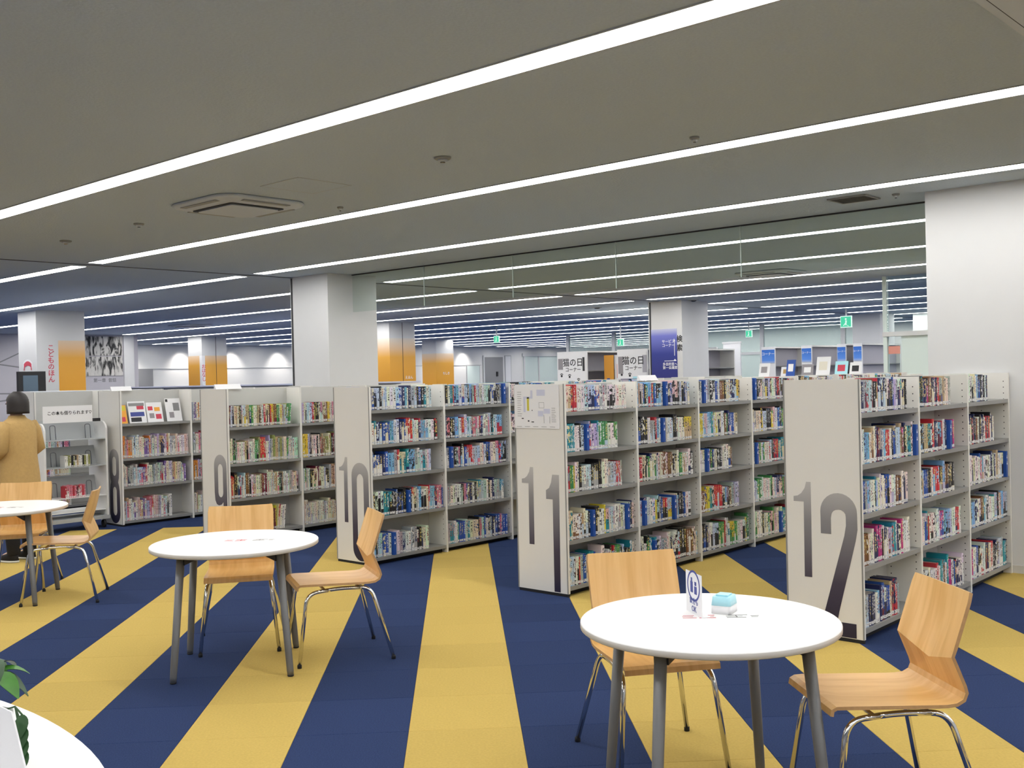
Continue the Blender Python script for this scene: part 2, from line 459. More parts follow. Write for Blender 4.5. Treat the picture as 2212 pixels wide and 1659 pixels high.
t = empty('ceiling_hatch', (-6.16, 4.66, CZ)); tag(t, 'square inspection hatch in ceiling beside the air conditioner', 'hatch')
mb = MB()
for a, b in (((-.225, -.235), (.225, -.228)), ((-.225, .228), (.225, .235)), ((-.225, -.235), (-.218, .235)), ((.218, -.235), (.225, .235))):
    mb.box((*a, -.0022), (*b, -.0004))
mb.build('frame', 'trim_grey', t); bx('door_leaf', (-.218, -.228, -.0015), (.218, .228, -.0003), 'ceiling_board', t)
t = empty('ceiling_hatch', (-.96, 4.5, CZ)); tag(t, 'flat white ceiling panel with a dark joint near the strip light', 'hatch')
bx('frame', (-.415, -.42, -.012), (.42, .42, -.0005), 'ac_white', t); bx('joint', (-.378, -.38, -.0135), (.38, .38, -.0122), 'dark_line', t)
bx('door_leaf', (-.372, -.374, -.0155), (.374, .374, -.0137), 'ac_white', t)
t = empty('air_vent', (-3.74, 8.40, CZ)); tag(t, 'square grey air vent in ceiling close to the wide column', 'vent')
mb = MB()
for a, b in (((-.165, -.15), (.165, -.135)), ((-.165, .135), (.165, .15)), ((-.165, -.135), (-.15, .135)), ((.15, -.135), (.165, .135))): mb.box((*a, -.012), (*b, -.0005))
mb.build('frame', 'vent_grey', t); bx('backing', (-.15, -.135, -.002), (.15, .135, -.0006), 'dark_line', t)
for k in range(8):
    y = -.118 + k * .034
    MB().prism([(-.149, y, -.011), (-.149, y + .022, -.004), (-.149, y + .025, -.005), (-.149, y + .003, -.012)], (.298, 0, 0)).build('slat', 'vent_grey', t)
def sensor(px, py, label, r=.055, black=False):
    p = on_z(px, py, CZ); t = empty('ceiling_sensor', (p.x, p.y, CZ)); tag(t, label, 'sensor', 'small ceiling sensors')
    MB().lathe([(r, -.0005), (r, -.008), (r * .85, -.014)], seg=20).build('base', 'vent_grey' if not black else 'trim_grey', t)
    MB().lathe([(r * .6, -.014), (r * .58, -.022), (r * .35, -.030)], seg=18).build('dome', 'dome_black' if black else 'ac_white', t)
    MB().lathe([(r * .30, -.030), (r * .28, -.034)], seg=14).build('lens', 'dome_black', t)
sensor(956, 340, 'round sensor with dark lens between the first two strip lights')
sensor(142, 520, 'round sensor near where the slit crosses the ceiling')
sensor(300, 483, 'faint round sensor beside the cassette air conditioner', .045)
sensor(1500, 296, 'tiny round sensor close to the second strip light', .03)
sensor(1935, 419, 'tiny round sensor between vent and column', .03)
sensor(735, 447, 'tiny round sensor next to the inspection hatch', .025)
sensor(1290, 664, 'black dome camera on ceiling before the blue column', .10, True)
sensor(1498, 648, 'black dome camera on ceiling directly over the blue column', .10, True)

def exit_sign(px, py, Y, label, sz=.1):
    p = on_y(px, py, Y); t = empty('exit_sign', (p.x, p.y, p.z - sz)); tag(t, label, 'sign', 'green exit signs')
    bx('body', (-sz, -.02, 0), (sz, .02, sz * 2), 'exit_white', t)
    bx('green_panel', (-sz * .9, -.024, sz * .15), (sz * .9, -.0205, sz * 1.85), 'exit_emit', t)
    m = MB().lathe([(sz * .16, 0), (sz * .16, .003)], seg=12)
    o = m.build('figure_head', 'exit_white', t, (0, -.024, sz * 1.45)); o.rotation_euler.x = PI / 2
    mb = MB(); y = -.0255
    for pts in ([(-.1, .4), (.1, .4), (.2, 1.2), (-.1, 1.25)], [(-.5, .35), (-.35, .3), (0, .75), (-.1, .85)], [(.05, .5), (.2, .45), (.5, .3), (.45, .2)]):
        mb.poly([(a * sz, y, b * sz) for a, b in pts])
    mb.build('figure', 'exit_white', t)
    bx('hanger', (-.015, -.015, sz * 2), (.015, .015, CZ - (p.z - sz)), 'white_paint', t)
exit_sign(1073, 733, 22, 'green exit sign hanging before the far downlit wall')
exit_sign(1341, 740, 24, 'green exit sign hanging above the cat display boards', .10)
exit_sign(1618, 721, 27, 'green exit sign hanging beyond the white glass posts', .10)
exit_sign(1828, 695, 24, 'green exit sign hanging beside the plain grey column', .14)

# ------------------------------------------------------------------ books
PAL = {'white': (.80, .79, .76), 'cream': (.74, .68, .50), 'ivory': (.78, .74, .62), 'grey': (.42, .43, .45), 'black': (.015, .015, .018), 'navy': (.014, .022, .10),
       'royal blue': (.02, .085, .40), 'sky blue': (.22, .46, .72), 'pale blue': (.52, .64, .76), 'teal': (.02, .26, .34), 'green': (.06, .28, .09), 'mint': (.50, .68, .58),
       'red': (.55, .03, .05), 'pink': (.72, .24, .32), 'pale pink': (.76, .55, .54), 'magenta': (.50, .03, .22), 'orange': (.70, .26, .05), 'yellow': (.78, .60, .06),
       'brown': (.20, .09, .04), 'maroon': (.16, .02, .04), 'purple': (.18, .10, .34), 'lavender': (.50, .47, .66), 'tan': (.55, .40, .24), 'olive': (.33, .34, .12)}
MIX = {12: 'white white white white white ivory ivory cream grey grey black black black black navy navy navy navy royal-blue royal-blue sky-blue pale-blue pale-blue teal red red magenta brown maroon lavender tan white white black'.split(),
       11: 'white white white white white white ivory ivory ivory cream cream grey grey black black black navy navy royal-blue sky-blue pale-blue pale-blue teal green red pale-pink brown yellow lavender tan white pale-blue black'.split(),
       10: 'white white white white white ivory ivory cream grey grey black black black navy navy royal-blue royal-blue sky-blue sky-blue pale-blue pale-blue pale-blue teal teal red pink mint'.split(),
       9: 'white white white ivory ivory ivory ivory cream cream cream pale-pink tan tan brown pink red olive yellow green mint grey grey lavender black pale-blue maroon'.split(),
       8: 'white white white ivory ivory cream pale-pink pale-pink pink red grey grey pale-blue lavender purple tan orange mint'.split()}
MIX[7] = MIX[8]
class Books:
    def __init__(s): s.v = []; s.f = []; s.m = []; s.uv = []; s.c1 = []; s.c2 = []; s.c3 = []; s.sd = []
    def add(s, x, y, z, th, dp, h, c1, c2, ct, seed, lean=0, face=1):   # spine at x facing face*X, thickness along +y
        i0 = len(s.v); sp = min(.006, th * .28); bd = min(.0022, th * .12)
        def P(a, b, c):                       # a: depth behind spine, b: thickness, c: height; lean shears in y
            return (x - face * a, y + b + lean * c, z + c)
        def quad(pts, m, uv=None):
            i = len(s.v); s.v.extend(pts); s.f.append([i + k for k in range(len(pts))]); s.m.append(m); s.sd.append(seed)
            for k in range(len(pts)):
                s.uv.append(uv[k] if uv else (-1, 2)); s.c1.append(c1); s.c2.append(c2); s.c3.append(ct)
        prof = [(dp, 0), (sp, 0), (0, sp), (0, th - sp), (sp, th), (dp, th)]
        for k in range(5):
            (a0, b0), (a1, b1) = prof[k], prof[k + 1]
            uv = None
            if 0 < k < 4: uv = [(b0 / th, 0), (b1 / th, 0), (b1 / th, 1), (b0 / th, 1)]
            quad([P(a0, b0, 0), P(a1, b1, 0), P(a1, b1, h), P(a0, b0, h)], 0, uv)
        ip = .003
        for zz in (h - ip,): quad([P(sp, bd, zz), P(dp - ip, bd, zz), P(dp - ip, th - bd, zz), P(sp, th - bd, zz)], 1)
        quad([P(dp - ip, th - bd, 0), P(dp - ip, bd, 0), P(dp - ip, bd, h - ip), P(dp - ip, th - bd, h - ip)], 1)
        for b0, b1 in ((0, bd), (th - bd, th)):
            quad([P(sp, b0, h), P(dp, b0, h), P(dp, b1, h), P(sp, b1, h)], 0)
        quad([P(sp, 0, h), P(0, sp, h), P(0, th - sp, h), P(sp, th, h)], 0)
        quad([P(dp, 0, 0), P(dp, th, 0), P(sp, th, 0), P(0, th - sp, 0), P(0, sp, 0), P(sp, 0, 0)], 0)
    def build(s, name, parent=None, loc=None):
        me = bpy.data.meshes.new(name); me.from_pydata(s.v, [], s.f)
        me.materials.append(MT['book_cover']); me.materials.append(MT['page_paper'])
        me.polygons.foreach_set('material_index', s.m)
        uv = me.uv_layers.new(name='spine'); uv.data.foreach_set('uv', [q for a in s.uv for q in a])
        for nm, dat in (('bcol', s.c1), ('bcol2', s.c2), ('btxt', s.c3)):
            at = me.attributes.new(nm, 'FLOAT_COLOR', 'CORNER'); at.data.foreach_set('color', [q for a in dat for q in (*a, 1)])
        at = me.attributes.new('bseed', 'FLOAT', 'FACE'); at.data.foreach_set('value', s.sd)
        me.update()
        return link(name, me, parent, loc)
ORD = ['top', 'second', 'third', 'fourth', 'bottom']
BAYN = {12: ['first bay', 'middle bay', 'column bay']}
LEVELS = {12: [1.335, 1.035, .745, .44, .08], 11: [1.33, 1.038, .745, .40, .07], 10: [1.335, 1.037, .765, .415, .065], 9: [1.155, .79, .44, .08], 8: [1.16, .77, .45, .06], 7: [1.16, .77, .45, .06]}
YF = 5.86; PITCHB = .893
ROWX = {7: (-13.95, -13.47), 8: (-11.766, -11.266), 9: (-9.594, -9.114), 10: (-7.427, -6.949), 11: (-5.276, -4.80), 12: (-3.08, -2.60)}
NBAY = {7: 2, 8: 3, 9: 3, 10: 7, 11: 7, 12: 3}
FILL = {12: [[.80, .97, .80, .83, .60], [.66, .74, .72, .84, .86], [.50, .63, .91, .95, .93]],
        11: [[.86, .72, .78, .95, .93], [.86, .90, .90, .84, .95], [.80, .74, .60, .74, .92], [.93, .90, .92, .90, .92], [.9, 0, 0, 0, 0], [.9, 0, 0, 0, 0], [.9, 0, 0, 0, 0]],
        10: [[.84, .90, .80, .97, .76], [.93, .88, .95, .88, .93], [.8, .3, 0, 0, 0], [.8, 0, 0, 0, 0], [.8, 0, 0, 0, 0], [0] * 5, [0] * 5],
        9: [[.86, .96, .95, .74], [.9, .95, .95, .93], [.5, .5, .5, .5]],
        8: [[0, .96, .90, .70], [.3, .6, .6, .6], [0, 0, 0, 0]],
        7: [[0, .5, .5, .5], [0, 0, 0, 0]]}
DIV = {(12, 0, 1): .93, (12, 1, 1): .55, (12, 2, 2): .86, (11, 0, 1): .26, (11, 0, 3): .32, (11, 1, 0): .42, (11, 1, 1): .38, (11, 1, 3): .02, (11, 2, 0): .05, (11, 2, 2): .08,
       (11, 3, 0): .02, (11, 3, 2): .03, (11, 3, 4): .55, (10, 0, 3): .45, (10, 0, 4): .22, (10, 1, 0): .9, (10, 1, 2): .04, (11, 1, 4): .2, (11, 0, 3.5): .83, (11, 1, 3.5): .52}
col = lambda k: PAL[k.replace('-', ' ')]
stuff = Books(); singles = []
def shelf_of_books(row, bay, lv, fill, face=1):
    xf = ROWX[row][1] if face > 0 else ROWX[row][0]
    z = LEVELS[row][lv] + .0012; y = YF + .018 + bay * PITCHB + .014; y_end = YF + bay * PITCHB + .02 + (PITCHB - .03) * fill
    gap = (LEVELS[row][lv - 1] - LEVELS[row][lv] - .06) if lv else .215
    divs = sorted(YF + .02 + bay * PITCHB + (PITCHB - .05) * v for k, v in DIV.items() if k[0] == row and k[1] == bay and int(k[2]) == lv) if face > 0 else []
    out = []; series = 0
    while y < y_end:
        if divs and y >= divs[0]:
            divs.pop(0); out.append((y, .03, None)); y += .0315; continue
        if series <= 0:
            series = rnd.choice((1, 1, 1, 1, 2, 2, 3)) ; c = rnd.choice(MIX[row]); c2 = rnd.choice(MIX[row] + ['white', 'white', 'black', 'grey', 'navy'])
            th = rnd.uniform(.014, .038) if row not in (8, 9) else rnd.uniform(.008, .024)
            hb = rnd.choice((.188, .188, .192, .196, .182, .205)) if lv == 0 else rnd.choice((.188, .19, .195, .205, .215, .182))
            if row in (8, 9): hb = rnd.uniform(.20, .26) if lv else rnd.uniform(.20, .235)
            if lv == 0 and row >= 10: hb = min(hb, .202)
            if lv == len(LEVELS[row]) - 1 and row >= 11 and rnd.random() < .5: hb += .03
            hb = min(hb, gap)
        if y + th > YF + (bay + 1) * PITCHB - .016: break
        series -= 1
        out.append((y, th, (c, c2, hb * rnd.uniform(.985, 1.0)))); y += th + rnd.uniform(.0006, .0022)
    lean_from = len(out) if rnd.random() < .7 or row > 9 else len(out) - 5
    for k, (yy, th, d) in enumerate(out):
        if d is None:
            t = empty('shelf_divider', (xf - .01, yy, z))
            tag(t, 'blue index divider %s, %s shelf, %s bay, bookcase %d' % (('after a %s book' % out[k - 1][2][0].replace('-', ' ')) if k and out[k - 1][2] else 'before any book', ORD[lv], ('first', 'second', 'third', 'fourth')[bay], row), 'divider', 'blue index dividers')
            h = .195
            MB().box((-.15, 0, 0), (.018, .03, h)).build('body', 'divider_blue', t)
            mb = MB()
            for q in range(2):
                zz = h * (.72 - .24 * q); mb.box((.0182, .009, zz), (.0186, .021, zz + .012)); mb.box((.0182, .012, zz + .015), (.0186, .018, zz + .022))
            o = mb.build('lettering', 'ink_white', t); o['kind'] = 'stuff'; continue
        c, c2, hb = d; c1v = tuple(min(1, v * rnd.uniform(.85, 1.1)) for v in col(c)); lum = .3 * c1v[0] + .6 * c1v[1] + .1 * c1v[2]
        ct = rnd.choice(((.012, .012, .015), (.012, .012, .015), (.02, .025, .10), (.30, .03, .05))) if lum > .25 else rnd.choice(((.8, .8, .78), (.75, .62, .2)))
        dp = rnd.uniform(.128, .15) if row not in (8, 9) else .16
        item = (xf - face * (.012 + rnd.uniform(0, .006)), yy, z, th, dp, hb, c1v, col(c2), ct, rnd.random())
        lean = .10 if (k >= lean_from and row in (8, 9)) else 0
        nb = [out[j][2][0] if out[j][2] else 'blue' for j in (k - 1, k + 1) if 0 <= j < len(out)]
        single = row == 12 and face > 0 and len(singles) < 300
        if single: singles.append((item, c, th, hb, nb, ORD[lv], BAYN[12][bay]))
        else: stuff.add(*item, lean=lean, face=face)
for row in (12, 11, 10, 9, 8, 7):
    for bay, fl in enumerate(FILL[row]):
        for lv, f in enumerate(fl):
            if f: shelf_of_books(row, bay, lv, f)
for bay in range(3):
    shelf_of_books(11, bay, 0, .95, -1); shelf_of_books(10, bay, 0, .9, -1)
def cart_books(z, ya, n, cols, hb):
    y = ya
    for k in range(n):
        th = rnd.uniform(.014, .026); stuff.add(-11.86 + .46 - .05, 5.06 + y, z + .0092, th, .12, hb * rnd.uniform(.9, 1), col(rnd.choice(cols)), col('white'), (.05, .05, .05), rnd.random()); y += th + .001
cart_books(.70, .24, 14, ['black', 'orange', 'olive', 'tan', 'white'], .13)
cart_books(.36, .24, 11, ['red', 'maroon', 'red', 'pink'], .14)
for item, c, th, hb, nb, lv, bn in singles:
    b = Books(); x, y, z = item[:3]; b.add(0, 0, 0, *item[3:])
    o = b.build('book', None, (x, y, z))
    c = c.replace('-', ' '); nb = [n.replace('-', ' ') for n in nb]
    size = 'thick' if th > .030 else ('slim' if th < .020 else 'medium')
    lab = '%s %s book %s, %s shelf, %s, bookcase 12' % (size, c, ('between %s and %s' % tuple(nb[:2])) if len(nb) > 1 else 'beside %s' % (nb or ['panel'])[0], lv, bn)
    tag(o, lab, 'book', 'books in bookcase 12')

# ------------------------------------------------------------------ bookcases
def digit_loops(ch):
    if ch == '1': return [[(.055, .815), (.055, .785), (.120, .785), (.117, .335), (.164, .335), (.167, .905), (.138, .905), (.128, .868), (.105, .835), (.082, .82)]]
    if ch == 'I': return [[(.288, .742), (.288, .678), (.350, .678), (.348, .008), (.404, .008), (.413, .858), (.350, .858), (.338, .80), (.318, .76)]]
    def stad(x0, x1, z0, z1, n=14, k=1.0):
        cx = (x0 + x1) / 2; rx = (x1 - x0) / 2; rz = rx * k; o = []
        for j in range(n + 1): a = PI * j / n; o.append((cx + rx * math.cos(a), z1 - rz + rz * math.sin(a)))
        for j in range(n + 1): a = PI + PI * j / n; o.append((cx + rx * math.cos(a), z0 + rz + rz * math.sin(a)))
        return o
    if ch == '0': return [stad(.224, .446, .01, .862), stad(.290, .380, .095, .765, k=1.2)]
    if ch == '8':
        up_ = stad(.226, .446, .40, .856)[:]; n = 14
        top = [( .336 + .108 * math.cos(PI * j / n), .748 + .108 * math.sin(PI * j / n)) for j in range(n + 1)]
        bot = [(.336 + .113 * math.cos(PI + PI * j / n), .128 + .118 * math.sin(PI + PI * j / n)) for j in range(n + 1)]
        lp = top + [(.228, .60), (.236, .53), (.256, .48), (.238, .44), (.226, .38), (.223, .30)] + bot + [(.449, .30), (.446, .38), (.434, .44), (.416, .48), (.436, .53), (.444, .60)]
        return [lp, stad(.292, .380, .55, .768, k=1.2), stad(.292, .380, .10, .425, k=1.2)]
    if ch == '9':
        n = 14
        lp = [(.336 + .110 * math.cos(PI * j / n), .752 + .110 * math.sin(PI * j / n)) for j in range(n + 1)]
        lp += [(.226, .48), (.236, .40), (.262, .362), (.30, .352), (.345, .362), (.380, .39), (.380, .16), (.372, .115), (.345, .095), (.310, .105), (.294, .14), (.294, .22), (.228, .22), (.228, .13), (.25, .055), (.29, .018), (.336, .008), (.385, .018), (.424, .06), (.446, .13)]
        return [lp, stad(.292, .380, .435, .768, k=1.2)]
    if ch == '2':
        n = 14; cx, cz = .338, .735
        lp = [(.226, .604), (.226, .70)] + [(cx + .113 * math.cos(PI - PI * j / n), cz + .113 * math.sin(PI - PI * j / n)) for j in range(n + 1)]
        lp += [(.452, .64), (.440, .575), (.332, .155), (.318, .09), (.434, .09), (.434, .006), (.226, .006), (.226, .09), (.250, .175), (.372, .60), (.383, .66), (.383, .71)]
        lp += [(cx + .046 * math.cos(PI * j / 8), .712 + .04 * math.sin(PI * j / 8)) for j in range(1, 8)] + [(.290, .70), (.290, .604)]
        return [lp]
DIG = {12: '12', 11: '1I', 10: '10', 9: '9', 8: '8', 7: ''}
DIGME = {}
HB = 1.535
hole_mb = MB()
for k in range(30):
    zz = .12 + k * .046
    hole_mb.poly([(.0006, .006 * math.cos(2 * PI * j / 8), zz + .006 * math.sin(2 * PI * j / 8)) for j in range(8)])
for row, (xa, xb) in ROWX.items():
    D = xb - xa; nb = NBAY[row]; LEN = nb * PITCHB
    t = empty('bookcase', (xa, YF, 0))
    names = {12: 'off-white bookcase numbered twelve standing against the wide column', 11: 'long off-white bookcase with 11 and a map on its end panel',
             10: 'long off-white bookcase numbered ten with bluish books', 9: 'off-white bookcase numbered nine behind a chair and round table',
             8: 'off-white bookcase numbered eight with face-out magazines on its top shelf', 7: 'off-white bookcase behind the person and the book cart'}
    tag(t, names[row], 'bookcase', 'numbered bookcases')
    e = bx('end_panel', (0, 0, .022), (D, .022, HB), 'panel_metal', t)
    e['label'] = 'off-white steel end panel'
    for ch in DIG[row]:
        if ch not in DIGME: DIGME[ch] = curve_mesh('digit', digit_loops(ch), 'number_print')
        d = link('digit', DIGME[ch], e, (0, -.0012, .02)); d.rotation_euler = FACE_Y
    bx('base_strip', (.004, .003, 0), (D - .004, .02, .022), 'black_rubber', e)
    # edge trims
    bx('edge_trim', (-.002, -.003, .022), (.007, -.0002, HB), 'shelf_metal', e); bx('edge_trim', (D - .007, -.003, .022), (D + .002, -.0002, HB), 'shelf_metal', e)
    for b in range(nb + 1):
        y = b * PITCHB
        if b: 
            u = bx('upright', (0, y - .011, 0), (D, y + .011, HB), 'panel_metal', t)
        else: u = e
        if row >= 10 and b < 5:
            for xo in (D - .03, D - .20):
                for sgn in ((-1, 1) if b else (1,)):
                    pass
            # peg holes face -Y on the face of the upright seen from the aisle
            if b:
                mbh = MB()
                for xo in ((D - .035, D - .20) if row == 12 else (D - .035,)):
                    for k in range(31):
                        zz = .12 + k * .045
                        mbh.poly([(xo + .0042 * math.cos(2 * PI * j / 6), y - .0114, zz + .0042 * math.sin(2 * PI * j / 6)) for j in range(6)])
                o = mbh.build('peg_holes', 'dark_line', u); o['kind'] = 'stuff'
        if b < nb:
            bx('back_panel', (D / 2 - .009, y + .011 if b else .022, .05), (D / 2 + .009, y + PITCHB - .011, HB - .004), 'back_metal', t)
            for z in LEVELS[row]:
                for s0, s1, fr in ((D / 2 + .009, D - .004, 1), (.004, D / 2 - .009, -1)):
                    mb = MB(); ya = (y + .011 if b else .022) + .0005; yb = y + PITCHB - .0115
                    mb.box((s0, ya, z - .004), (s1, yb, z))
                    if fr > 0: mb.box((s1 - .004, ya, z - .028), (s1, yb, z - .004))
                    else: mb.box((s0, ya, z - .028), (s0 + .004, yb, z - .004))
                    mb.build('shelf', 'shelf_metal', t)
    bx('plinth', (.06, .03, 0), (D - .06, LEN - .02, .035), 'black_rubber', t)
stuff_o = stuff.build('shelved_books')
tag(stuff_o, 'mixed paperback and hardback books filling numbered bookcases and the book cart', 'books', kind='stuff')

# map poster on bookcase 11, small blank cards on the tops
mp_ = empty('map_poster', (ROWX[11][0], YF - .0035, 1.21)); tag(mp_, 'white floor map poster on the end of bookcase 11', 'poster')
bx('sheet', (.003, -.003, 0), (.432, 0, .318), 'paper_white', mp_)
def patch(x0, z0, x1, z1, m): bx('map_print', (.003 + x0, -.0036, z0), (.003 + x1, -.0031, z1), m, mp_)
for a in ((.09, .12, .11, .22, 'band_lavender'), (.125, .13, .145, .23, 'ink_yellow'), (.16, .22, .18, .28, 'band_lavender'), (.09, .22, .16, .235, 'band_lavender'), (.22, .24, .30, .285, 'band_lavender'),
          (.23, .09, .28, .13, 'band_lavender'), (.285, .11, .345, .145, 'band_lavender'), (.24, .15, .29, .152, 'ink_grey'), (.24, .19, .29, .192, 'ink_grey'), (.24, .15, .242, .19, 'ink_grey'), (.288, .15, .29, .19, 'ink_grey'),
          (.34, .04, .343, .09, 'ink_grey'), (.285, .04, .288, .10, 'ink_grey'), (.13, .05, .145, .06, 'ink_black'), (.165, .045, .19, .052, 'ink_black'), (.07, .07, .09, .077, 'ink_black'), (.17, .13, .178, .137, 'ink_black')):
    if a[4] == 'ink_yellow' and 'ink_yellow' not in MT: mat('ink_yellow', (.62, .55, .05), .7)
    patch(*a)
for k in range(12): patch(.03, .09 + k * .016, .055 + .02 * rnd.random(), .093 + k * .016, 'ink_grey')
for k in range(8): patch(.36, .05 + k * .014, .385 + .02 * rnd.random(), .053 + k * .014, 'ink_grey')
for k in range(5): patch(.02 + k * .08, .012, .07 + k * .08, .015, 'ink_grey')
def top_card(row, y, wd, h, label):
    xa, xb = ROWX[row]; o = MB().prism([(xb - .24, y, HB + .0005), (xb - .20, y, HB + .0005), (xb - .23, y, HB + h), (xb - .236, y, HB + h)], (0, wd, 0)).build('title_card', 'paper_white')
    tag(o, label, 'card', 'blank title cards on bookcase tops')
top_card(9, 5.87, .30, .05, 'blank white card on top of the bookcase numbered nine')
top_card(8, 5.87, .25, .05, 'blank white card on top of the bookcase holding face-out magazines')
top_card(11, 7.1, .25, .045, 'blank white card on top of the bookcase carrying the map')

# magazines shown face-out on bookcase 8
def magazine(y, wd, h, cols, label):
    t = empty('magazine', (ROWX[8][1] - .10, y, 1.1615), 0); tag(t, label, 'magazine', 'magazines face-out on bookcase 8')
    c = MB().box((-.004, 0, 0), (0, wd, h)).build('cover', cols[0], t)
    for k, (a0, b0, a1, b1, m) in enumerate(cols[1]):
        bx('cover_print', (.0002, a0 * wd, b0 * h), (.0008, a1 * wd, b1 * h), m, t)
    t.rotation_euler.y = R(-14)
magazine(5.90, .105, .215, ('orange_card', [(.1, .7, .9, .95, 'ink_yellow'), (.4, .1, .8, .35, 'ink_red')]), 'orange covered magazine leaning at the end of bookcase 8')
magazine(6.03, .215, .255, ('paper_white', [(.05, .78, .95, .92, 'ink_grey'), (.5, .62, .9, .78, 'ink_red'), (.1, .3, .9, .5, 'ink_blue'), (.1, .05, .7, .25, 'ink_black')]), 'white magazine with blue and black print on bookcase 8')
magazine(6.255, .20, .235, ('paper_white', [(.1, .6, .4, .8, 'ink_red'), (.5, .55, .85, .75, 'orange_card'), (.15, .2, .45, .45, 'cat_grey'), (.55, .15, .9, .4, 'ink_red')]), 'white magazine with red patches on bookcase 8')
magazine(6.50, .20, .275, ('paper_white', [(.05, .85, .2, .97, 'ink_black'), (.2, .15, .5, .4, 'cat_grey'), (.5, .45, .9, .8, 'ink_grey')]), 'white magazine with grey sketch on bookcase 8')

# ------------------------------------------------------------------ chairs
def make_chair():
    t = empty('chair')
    U = 12
    def profile(u):                            # (y, z) from front lip to back top for lateral u in [-1, 1]
        k = abs(u); dz = .012 * (1 - k * k)    # slight dish
        zl = .555 + .048 * k; yl = -.165 - .020 * (1 - k)
        P = [(.266, .425), (.261, .446), (.243, .4555), (.21, .456 - dz * .4)]
        for j in range(1, 7): P.append((.215 - .055 * j, .456 - .0035 * j * .6 - dz))
        P += [(-.150, .443 - dz * .8), (-.182, .446 - dz * .5), (-.205, .458), (-.213, .478), (-.207, .50)]
        y0, z0 = P[-1]
        for j in range(1, 4): f = j / 3; P.append((y0 + (yl - y0) * f, z0 + (zl - z0) * f))
        yt, zt = -.238 - .014 * (1 - k * k), .815 + .006 * k
        for j in range(1, 8):
            f = j / 7; P.append((yl + (yt - yl) * f - .010 * math.sin(PI * f) * (1 - k * k), zl + (zt - zl) * f))
        return P
    us = [-1 + 2 * j / U for j in range(U + 1)]
    hw = .200
    G = [[Vector((u * hw, *profile(u)[r])) for u in us] for r in range(len(profile(0)))]
    nr = len(G); split = 13
    # taper of the seat front and backrest corners
    for r in range(nr):
        for j, u in enumerate(us):
            if r < 3: G[r][j].x *= .985
            if r == nr - 1: G[r][j].x *= .97
    Nn = [[None] * (U + 1) for _ in range(nr)]
    for r in range(nr):
        for j in range(U + 1):
            a = G[min(r + 1, nr - 1)][j] - G[max(r - 1, 0)][j]; b = G[r][min(j + 1, U)] - G[r][max(j - 1, 0)]
            Nn[r][j] = a.cross(b).normalized()
    if Nn[6][6].z > 0:                          # make normals point to the underside
        Nn = [[-n for n in row_] for row_ in Nn]
    TH = .012
    def part(name, ra, rb):
        mb = MB(); top = [G[r] for r in range(ra, rb + 1)]; bot = [[G[r][j] + Nn[r][j] * TH for j in range(U + 1)] for r in range(ra, rb + 1)]
        mb.rings(top, 0, False, False); mb.rings(bot, 0, False, False)
        n = rb - ra
        for side in (0, U):
            for r in range(n): mb.poly([top[r][side], top[r + 1][side], bot[r + 1][side], bot[r][side]], 1)
        ends = [0] if ra == 0 else [n]
        for r in ends:
            for j in range(U): mb.poly([top[r][j], top[r][j + 1], bot[r][j + 1], bot[r][j]], 1)
        o = mb.build(name, ['maple_ply', 'ply_edge'], t)
        bmx = bmesh.new(); bmx.from_mesh(o.data); bmesh.ops.remove_doubles(bmx, verts=bmx.verts, dist=1e-6); bmesh.ops.recalc_face_normals(bmx, faces=bmx.faces)
        for ed in bmx.edges:
            if len(ed.link_faces) == 2 and ed.calc_face_angle(0) > R(28): ed.smooth = False
        bmx.to_mesh(o.data); bmx.free()
        return o
    part('seat', 0, split); part('backrest', split, nr - 1)
    for s in (-1, 1):
        F = Vector((s * .225, .262, .012)); B = Vector((s * .252, -.268, .012))
        path = fillet([F, (s * .185, .205, .402), (s * .172, .02, .4155), (s * .172, -.165, .407), B], .065, 7)
        # split the continuous tube in front leg, rail, rear leg
        i1 = next(i for i, q in enumerate(path) if q.y < .12); i2 = next(i for i, q in enumerate(path) if q.y < -.09)
        MB().tube(path[:i1 + 1], .0108, 12).build('leg', 'chrome', t)
        MB().tube(path[i1:i2 + 1], .0108, 12).build('seat_rail', 'chrome', t)
        MB().tube(path[i2:], .0108, 12).build('leg', 'chrome', t)
        for q in (F, B): MB().lathe([(.0125, 0), (.0125, .016), (.0115, .02)], (q.x, q.y), 12).build('foot_cap', 'black_rubber', t)
    for y in (.10, -.10): MB().tube([(-.172, y, .4085), (.172, y, .4085)], .008, 8).build('cross_bar', 'chrome', t)
    return t
chair0 = make_chair()
def chair(x, y, fx, fy, label, first=False):
    o = chair0 if first else copy_tree(chair0)
    o.location = (x, y, 0); o.rotation_euler.z = math.atan2(-fx, fy)
    tag(o, label, 'chair', 'maple plywood chairs')
chair(-1.575, 3.67, -.67, -.74, 'maple plywood chair with chrome legs in front of bookcase 12', True)
chair(-2.53, 3.62, .81, -.59, 'maple plywood chair between bookcase 11 and table with tent card')
chair(-4.918, 3.869, -.46, -.89, 'maple plywood chair turned sideways in front of bookcase 10')
chair(-5.59, 3.66, .81, -.59, 'maple plywood chair tucked behind table before bookcase 9')
chair(-7.875, 3.618, -.57, -.82, 'maple plywood chair turned away before bookcase 8')
chair(-8.62, 3.61, .81, -.59, 'maple plywood chair tucked in beside the standing person')

